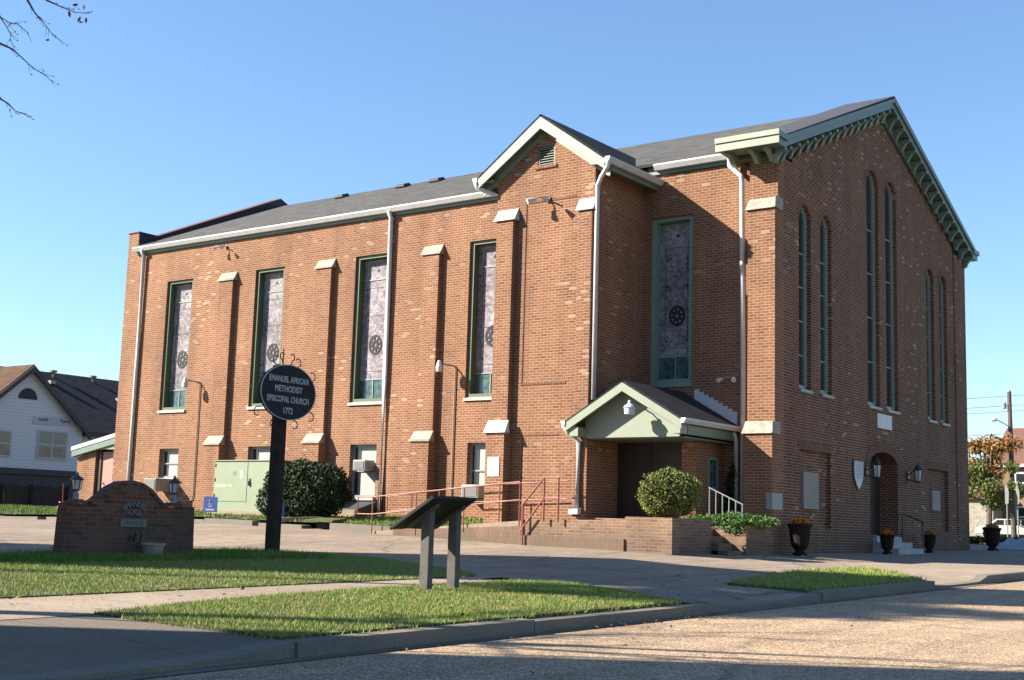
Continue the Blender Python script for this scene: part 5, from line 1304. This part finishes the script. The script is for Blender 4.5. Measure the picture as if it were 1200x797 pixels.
def bgtree(x, y, g, h, r, label, seed, mix=.5):
    o = thing('autumn_tree', label, 'tree', (x, y, g), None); rs = random.Random(seed)
    m = MB(); m.tube([(x, y, g-.2), (x+.05, y, g+h*.25), (x-.05, y+.1, g+h*.5), (x, y, g+h*.85)], [.14, .11, .08, .02], 8)
    bl = []
    for i in range(26):
        a = rs.uniform(0, 6.28); rr = rs.uniform(.2, 1)*r; z = g+h*rs.uniform(.3, .92); k = 1-abs((z-g)/h-.55)*.9
        c = (x+math.cos(a)*rr*k, y+math.sin(a)*rr*k, z); m.tube([(x, y, g+h*.3+rs.uniform(0, .3)*h), ((x+c[0])/2, (y+c[1])/2, z-.2), c], [.05, .03, .01], 5)
        s_ = rs.uniform(.3, .5)*r*.8; bl.append((*c, s_, s_, s_*.8))
    m.build('trunk', M['bark'], o)
    k = int(len(bl)*mix); bl.sort(key=lambda b: b[2]+rs.uniform(-.8, .8))
    leaf_cloud('crown', bl[:k], 6500, .055, M['treegreen'], o, seed=seed, shell=.15)
    leaf_cloud('crown', bl[k:], 4500, .055, M['treeorange'], o, seed=seed+1, shell=.15)
bgtree(-4.15, 28.5, .45, 4.1, 1.35, 'autumn tree with green and orange leaves right beside the church corner', 11, .6)
bgtree(-9.5, 44, .5, 4.2, 1.6, 'farther orange autumn tree half hidden behind the church corner', 13, .4)

o = thing('utility_pole', 'wooden utility pole with street lamp and transformer beside the brick house', 'utility pole', (-3.62, 30, .45))
m = MB(); m.tube([(-3.60, 30, .3), (-3.66, 30, 6.35)], [.11, .08], 10); m.build('pole', M['wood'], o)
m = MB(); m.lathe((-3.83, 29.9, 5.65), [(.07, 0), (.08, .02), (.08, .22), (.03, .27)], 10); m.build('insulator', M['greymetal'], o)
m = MB(); m.tube([(-3.65, 29.95, 4.92), (-3.9, 29.7, 5.1), (-4.1, 29.6, 5.2)], .02, 5); m.build('lamp_arm', M['greymetal'], o)
m = MB(); m.lathe((-4.15, 29.55, 5.12), [(.06, 0), (.13, .04), (.1, .12), (.03, .16)], 10); m.build('lamp_head', M['white'], o)
m = MB(); m.lathe((-3.66, 30, 6.35), [(.05, 0), (.06, .05), (.02, .12)], 8); m.build('cap', M['white'], o)
for za, zb in ((5.9, 5.80), (5.66, 5.64), (4.75, 4.7), (6.3, 6.25)):
    o = thing('power_line', 'thin dark wire %s' % {5.9: 'second from the top on the utility pole', 5.66: 'third from the top on the utility pole', 4.75: 'lowest on the utility pole', 6.3: 'topmost on the utility pole'}[za], 'wire', (-3.65, 30, (za+zb)/2), 'wires strung from the utility pole')
    m = MB(); m.tube([(-30+26.35*(1+math.cos(math.pi*(1-i/10)))/2*0+i*2.635, 31+.0*i, za-.35*math.sin(math.pi*i/10)) for i in range(11)]+[(-3.65+i*2.5, 30, zb-.3*math.sin(math.pi*i/10)) for i in range(1, 11)], .011, 4); m.build('wire', M['acfin'], o)

def tallsign(x, y, label):
    g = G(x, y); o = thing('road_sign', label, 'road sign', (x, y, g), 'road signs seen edge on by the corner')
    m = MB(); m.tube([(x, y, g-.1), (x, y, 2.45)], .022, 6); m.build('post', M['greymetal'], o)
    m = MB(); m.prism([(-.055, -.34), (.06, -.30), (.075, .1), (.0, .40), (-.06, .25)], ((x, y-.03, 2.02), (1, 0, 0), (0, 0, 1), (0, -1, 0)), .02); m.build('plate', M['greymetal'], o)
tallsign(-2.17, 24, 'grey metal road sign nearer the autumn tree'); tallsign(-1.86, 24.2, 'grey metal road sign nearer the utility pole')

# white car
o = thing('parked_car', 'white sedan parked on the side street behind the hedge', 'car', (-3.2, 31, .5))
g = .52
body = [(-5.25, g+.12), (-5.2, g+.38), (-4.95, g+.46), (-4.72, g+.50), (-4.45, g+.69), (-3.9, g+.74), (-3.0, g+.73), (-2.6, g+.52), (-2.1, g+.46), (-2.0, g+.12)]
m = MB(); m.prism(body[::-1], FY(0, 30.4, 0), 1.3)
m = MB(); m.prism([(-5.25, g+.12), (-2.0, g+.12), (-2.05, g+.42), (-2.6, g+.48), (-4.75, g+.48), (-5.22, g+.38)], FY(0, 30.4, 0), 1.35); m.prism([(-4.75, g+.48), (-2.6, g+.48), (-3.0, g+.74), (-4.4, g+.74)], FY(0, 30.47, 0), 1.2); m.build('body', M['carwhite'], o, bevel=.03)
m = MB(); m.prism([(-4.62, g+.50), (-4.12, g+.50), (-4.12, g+.70), (-4.38, g+.70)], FY(0, 30.46, 0), .01); m.prism([(-4.05, g+.50), (-3.5, g+.50), (-3.5, g+.70), (-4.05, g+.70)], FY(0, 30.46, 0), .01); m.prism([(-3.43, g+.50), (-2.85, g+.50), (-3.1, g+.70), (-3.43, g+.70)], FY(0, 30.46, 0), .01); m.build('window', M['glass_dark'], o)
for x in (-4.75, -2.55):
    m = MB(); m.tube([(x, 30.38, g+.14), (x, 30.55, g+.14)], .2, 16); w_ = m.build('wheel', M['rubber'], o)
    m = MB(); m.tube([(x, 30.36, g+.14), (x, 30.379, g+.14)], .11, 12); m.build('rim', M['greymetal'], w_)
o = thing('low_hedge', 'low dark green hedge strip beyond the church corner', 'hedge', (-1.5, 20, .25))
hx = [(-4+i*.4, 20+.1*math.sin(i), .36, .3, .3, .17) for i in range(26)]
leaf_cloud('foliage', hx, 9000, .04, M['darkleaf'], o, seed=21, shell=.3)
leaf_cloud('foliage', [(b[0], b[1], b[2]+.06, .28, .28, .13) for b in hx], 5000, .035, M['treegreen'], o, seed=22, shell=.6)
mb = MB()
for b in hx: mb.tube([(b[0], b[1], .2), (b[0], b[1], .42)], .02, 5)
mb.build('stems', M['bark'], o)
# crumpled tarp
o = thing('tarp', 'crumpled pale tarpaulin heaped on the pavement past the last urn', 'tarpaulin', (1.2, 15, .15))
m = MB(); rs = random.Random(5); nx, ny = 26, 12; gr = []
for j in range(ny+1):
    row = []
    for i in range(nx+1):
        x = -.15+3.2*i/nx; y = 14.4+1.4*j/ny; e = min(1, min(i, nx-i)/3, min(j, ny-j)/2.5)
        z = G(x, y)+.02+e*(.24+.10*math.sin(x*5)*math.cos(y*4)+rs.uniform(-.05, .05)) ; row.append(m.vert((x+rs.uniform(-.02, .02), y, z)))
    gr.append(row)
for j in range(ny):
    for i in range(nx): m.f.append([gr[j][i], gr[j][i+1], gr[j+1][i+1], gr[j+1][i]]); m.mi.append(0)
m.build('sheet', M['tarp'], o)

# ------------------------------------------------------------------ bare tree at the left, its twigs reach into the picture
tr_ = thing('bare_tree', 'nearly bare tree reaching thin twigs into the top left corner', 'tree', (-2.2, -21.6, -.3))
rs = random.Random(12)
trunk = MB(); trunk.tube([(-2.2, -21.6, -.5), (-2.15, -21.55, .6), (-2.2, -21.6, 2.4), (-2.05, -21.5, 4.2), (-1.9, -21.5, 5.6)], [.26, .2, .17, .13, .09], 12)
trunk.build('trunk', M['bark'], tr_, smooth=True)
br = MB(); lf = MB()
def twig(p, d, L, r, depth):
    p = Vector(p); d = Vector(d).normalized(); pts = [p]; rr = [r]; n = 5
    for i in range(n):
        d = (d+Vector((rs.uniform(-.16, .16), rs.uniform(-.16, .16), rs.uniform(-.10, .16)))).normalized()
        pts.append(pts[-1]+d*L/n); rr.append(r*(1-.8*(i+1)/n))
    br.tube(pts, rr, 5 if depth > 1 else 4)
    if depth > 0:
        for k in range(4 if depth > 1 else 5):
            i = rs.randint(1, n-1); a = (d+Vector((rs.uniform(-1, 1), rs.uniform(-1, 1), rs.uniform(-.3, .8)))).normalized()
            twig(pts[i], a, L*rs.uniform(.4, .62), rr[i]*.7, depth-1)
for a in range(6):
    t = a*2*math.pi/6+.4; z = 2.8+rs.uniform(0, 2.6)
    if -.3 < math.cos(t-.45) and math.cos(t-.45) > .86: continue
    twig((-2.1, -21.5, z), (math.cos(t), math.sin(t), .8), rs.uniform(2.2, 3.0), .04, 3)
# limbs that enter the frame
limbs = {
 'a': [(-2.05, -21.5, 4.0), (-.4, -20.8, 4.6), (1.2, -19.8, 4.55), (2.37, -18.93, 4.04), (2.54, -18.62, 3.91), (2.59, -18.54, 3.88), (2.67, -18.41, 3.76), (2.72, -18.32, 3.71), (2.75, -18.29, 3.67)],
 'b': [(-1.95, -21.5, 5.2), (0, -20.4, 5.6), (1.6, -19.4, 5.1), (2.58, -18.55, 4.46), (2.63, -18.48, 4.28), (2.66, -18.43, 4.19), (2.70, -18.36, 4.11), (2.73, -18.31, 4.04), (2.77, -18.26, 4.0)],
 'c': [(-1.9, -21.5, 5.5), (.4, -20.0, 5.4), (1.9, -19.1, 4.9), (2.62, -18.50, 4.41), (2.70, -18.36, 4.30), (2.75, -18.28, 4.27), (2.81, -18.19, 4.24), (2.87, -18.10, 4.25)],
 'd': [(-2.15, -21.55, 3.0), (0, -20.8, 3.6), (1.6, -19.6, 3.9), (2.41, -18.85, 3.67), (2.56, -18.59, 3.49), (2.59, -18.53, 3.46), (2.62, -18.49, 3.41), (2.66, -18.43, 3.40)],
 'e': [(1.2, -19.8, 4.55), (2.0, -19.3, 4.4), (2.44, -18.79, 4.21), (2.54, -18.63, 4.11), (2.56, -18.59, 4.05), (2.58, -18.56, 3.99), (2.58, -18.56, 3.94)],
 'f': [(2.54, -18.63, 4.11), (2.57, -18.57, 4.08), (2.60, -18.52, 4.08), (2.64, -18.45, 4.02)]}
for k, pts in limbs.items():
    n = len(pts); r0 = .03 if k in 'abcd' else (.02 if k == 'e' else .004)
    rad = [max(.0028, r0*(1-i/(n-1))**1.6) for i in range(n)]
    br.tube(pts, rad, 6)
    for i in range(max(1, n-6), n):
        p = Vector(pts[i]); q = Vector(pts[i-1])
        for _ in range(3):
            s0 = q.lerp(p, rs.uniform(0, 1)); d = ((p-q).normalized()*.9+Vector((rs.uniform(-.5, .5), rs.uniform(-.5, .5), rs.uniform(-.7, .5)))).normalized(); L = rs.uniform(.03, .09)
            br.tube([s0, s0+d*L*.5, s0+d*L+Vector((0, 0, rs.uniform(-.01, .02)))], [.0022, .0017, .001], 4)
            if rs.random() < .5: e = s0+d*L; lf.face([e, e+Vector((.006, .004, .008)), e+Vector((.012, .008, .0)), e+Vector((.006, .004, -.008))])
br.build('branches', M['barkgrey'], tr_)
for c in [(2.81, -18.19, 4.3), (2.85, -18.14, 4.29), (2.72, -18.34, 3.99), (2.79, -18.22, 4.22), (2.83, -18.16, 4.19), (2.86, -18.12, 4.19), (2.84, -18.15, 4.17)]:
    c = Vector(c); L = rs.uniform(.018, .03); a = Vector((rs.uniform(-.4, .4), rs.uniform(-.4, .4), 1)) if rs.random() < .6 else Vector((.8, .6, .1)); a.normalize(); b = Vector(R2).cross(a).normalized(); b = a.cross(Fw).normalized()
    lf.face([c-a*L, c-b*L*.4-a*L*.2, c-b*L*.35+a*L*.4, c+a*L, c+b*L*.35+a*L*.4, c+b*L*.4-a*L*.2])
lf.build('leaves', M['yleaf'], tr_)

# ------------------------------------------------------------------ unseen houses beyond the left edge, sized to cast shade on lot and street
def shade_house(name, label, boxes, mat, windows):
    x0, x1, y0, y1, h0 = boxes[0]; o = thing(name, label, 'house', ((x0+x1)/2, (y0+y1)/2, -.1))
    m = MB()
    for i, (a, b, c, d, h1) in enumerate(boxes): m.box(a, b, c, d, -.4 if i == 0 else boxes[0][4], h1)
    m.build('wall', M[mat], o)
    m = MB(); m.box(x0-.05, x1+.05, y0-.05, y1+.05, h0-.12, h0-.02); m.build('roof_trim', M['white'], o)
    for (y, z) in windows:
        m = MB(); m.box(x1, x1+.05, y-.4, y+.4, z, z+1.3); w_ = m.build('window', M['white'], o)
        m = MB(); m.box(x1+.05, x1+.055, y-.32, y+.32, z+.08, z+1.22); m.build('pane', M['glass_dark'], w_)
shade_house('narrow_shade_house', 'unseen tall narrow stucco house shaped to shade the lot', [(-13.2, -8.0, -19.2, -15.7, 10.2), (-11.2, -8.0, -19.2, -17.4, 13.2)], 'stucco', [(-17.9, 1), (-16.5, 1), (-17.9, 4), (-16.5, 4), (-17.9, 7), (-16.5, 7)])
shade_house('corner_shade_house', 'unseen wide brick house shaped to shade the driveway and street', [(-5.7, 1.0, -38, -25.5, 10.9)], 'farbrick', [(-35, 1), (-32, 1), (-29, 1), (-35, 4.2), (-32, 4.2), (-29, 4.2), (-35, 7.3), (-32, 7.3), (-29, 7.3)])

pn = thing('shade_pine', 'unseen bare-stemmed pine added to shade the driveway and verge tip', 'tree', (-10.2, -22.3, -.3))  # unseen tree added for the patch of shade by the driveway
m = MB(); m.tube([(-10.2, -22.3, -.5), (-10.15, -22.3, 5), (-10.2, -22.3, 11.5)], [.2, .15, .05], 10); m.build('trunk', M['bark'], pn)
rs = random.Random(44); bl = []
for i in range(22):
    a = rs.uniform(0, 6.28); q = rs.uniform(.1, 1.15); bl.append((-10.2+q*1.4*math.cos(a), -22.3+q*1.2*math.sin(a), 11.6+rs.uniform(-.8, .8), .7, .7, .5))
leaf_cloud('crown', bl, 9000, .09, M['darkleaf'], pn, seed=45, shell=.1)
for ob in scene.objects:
    if '_org' in ob: del ob['_org']
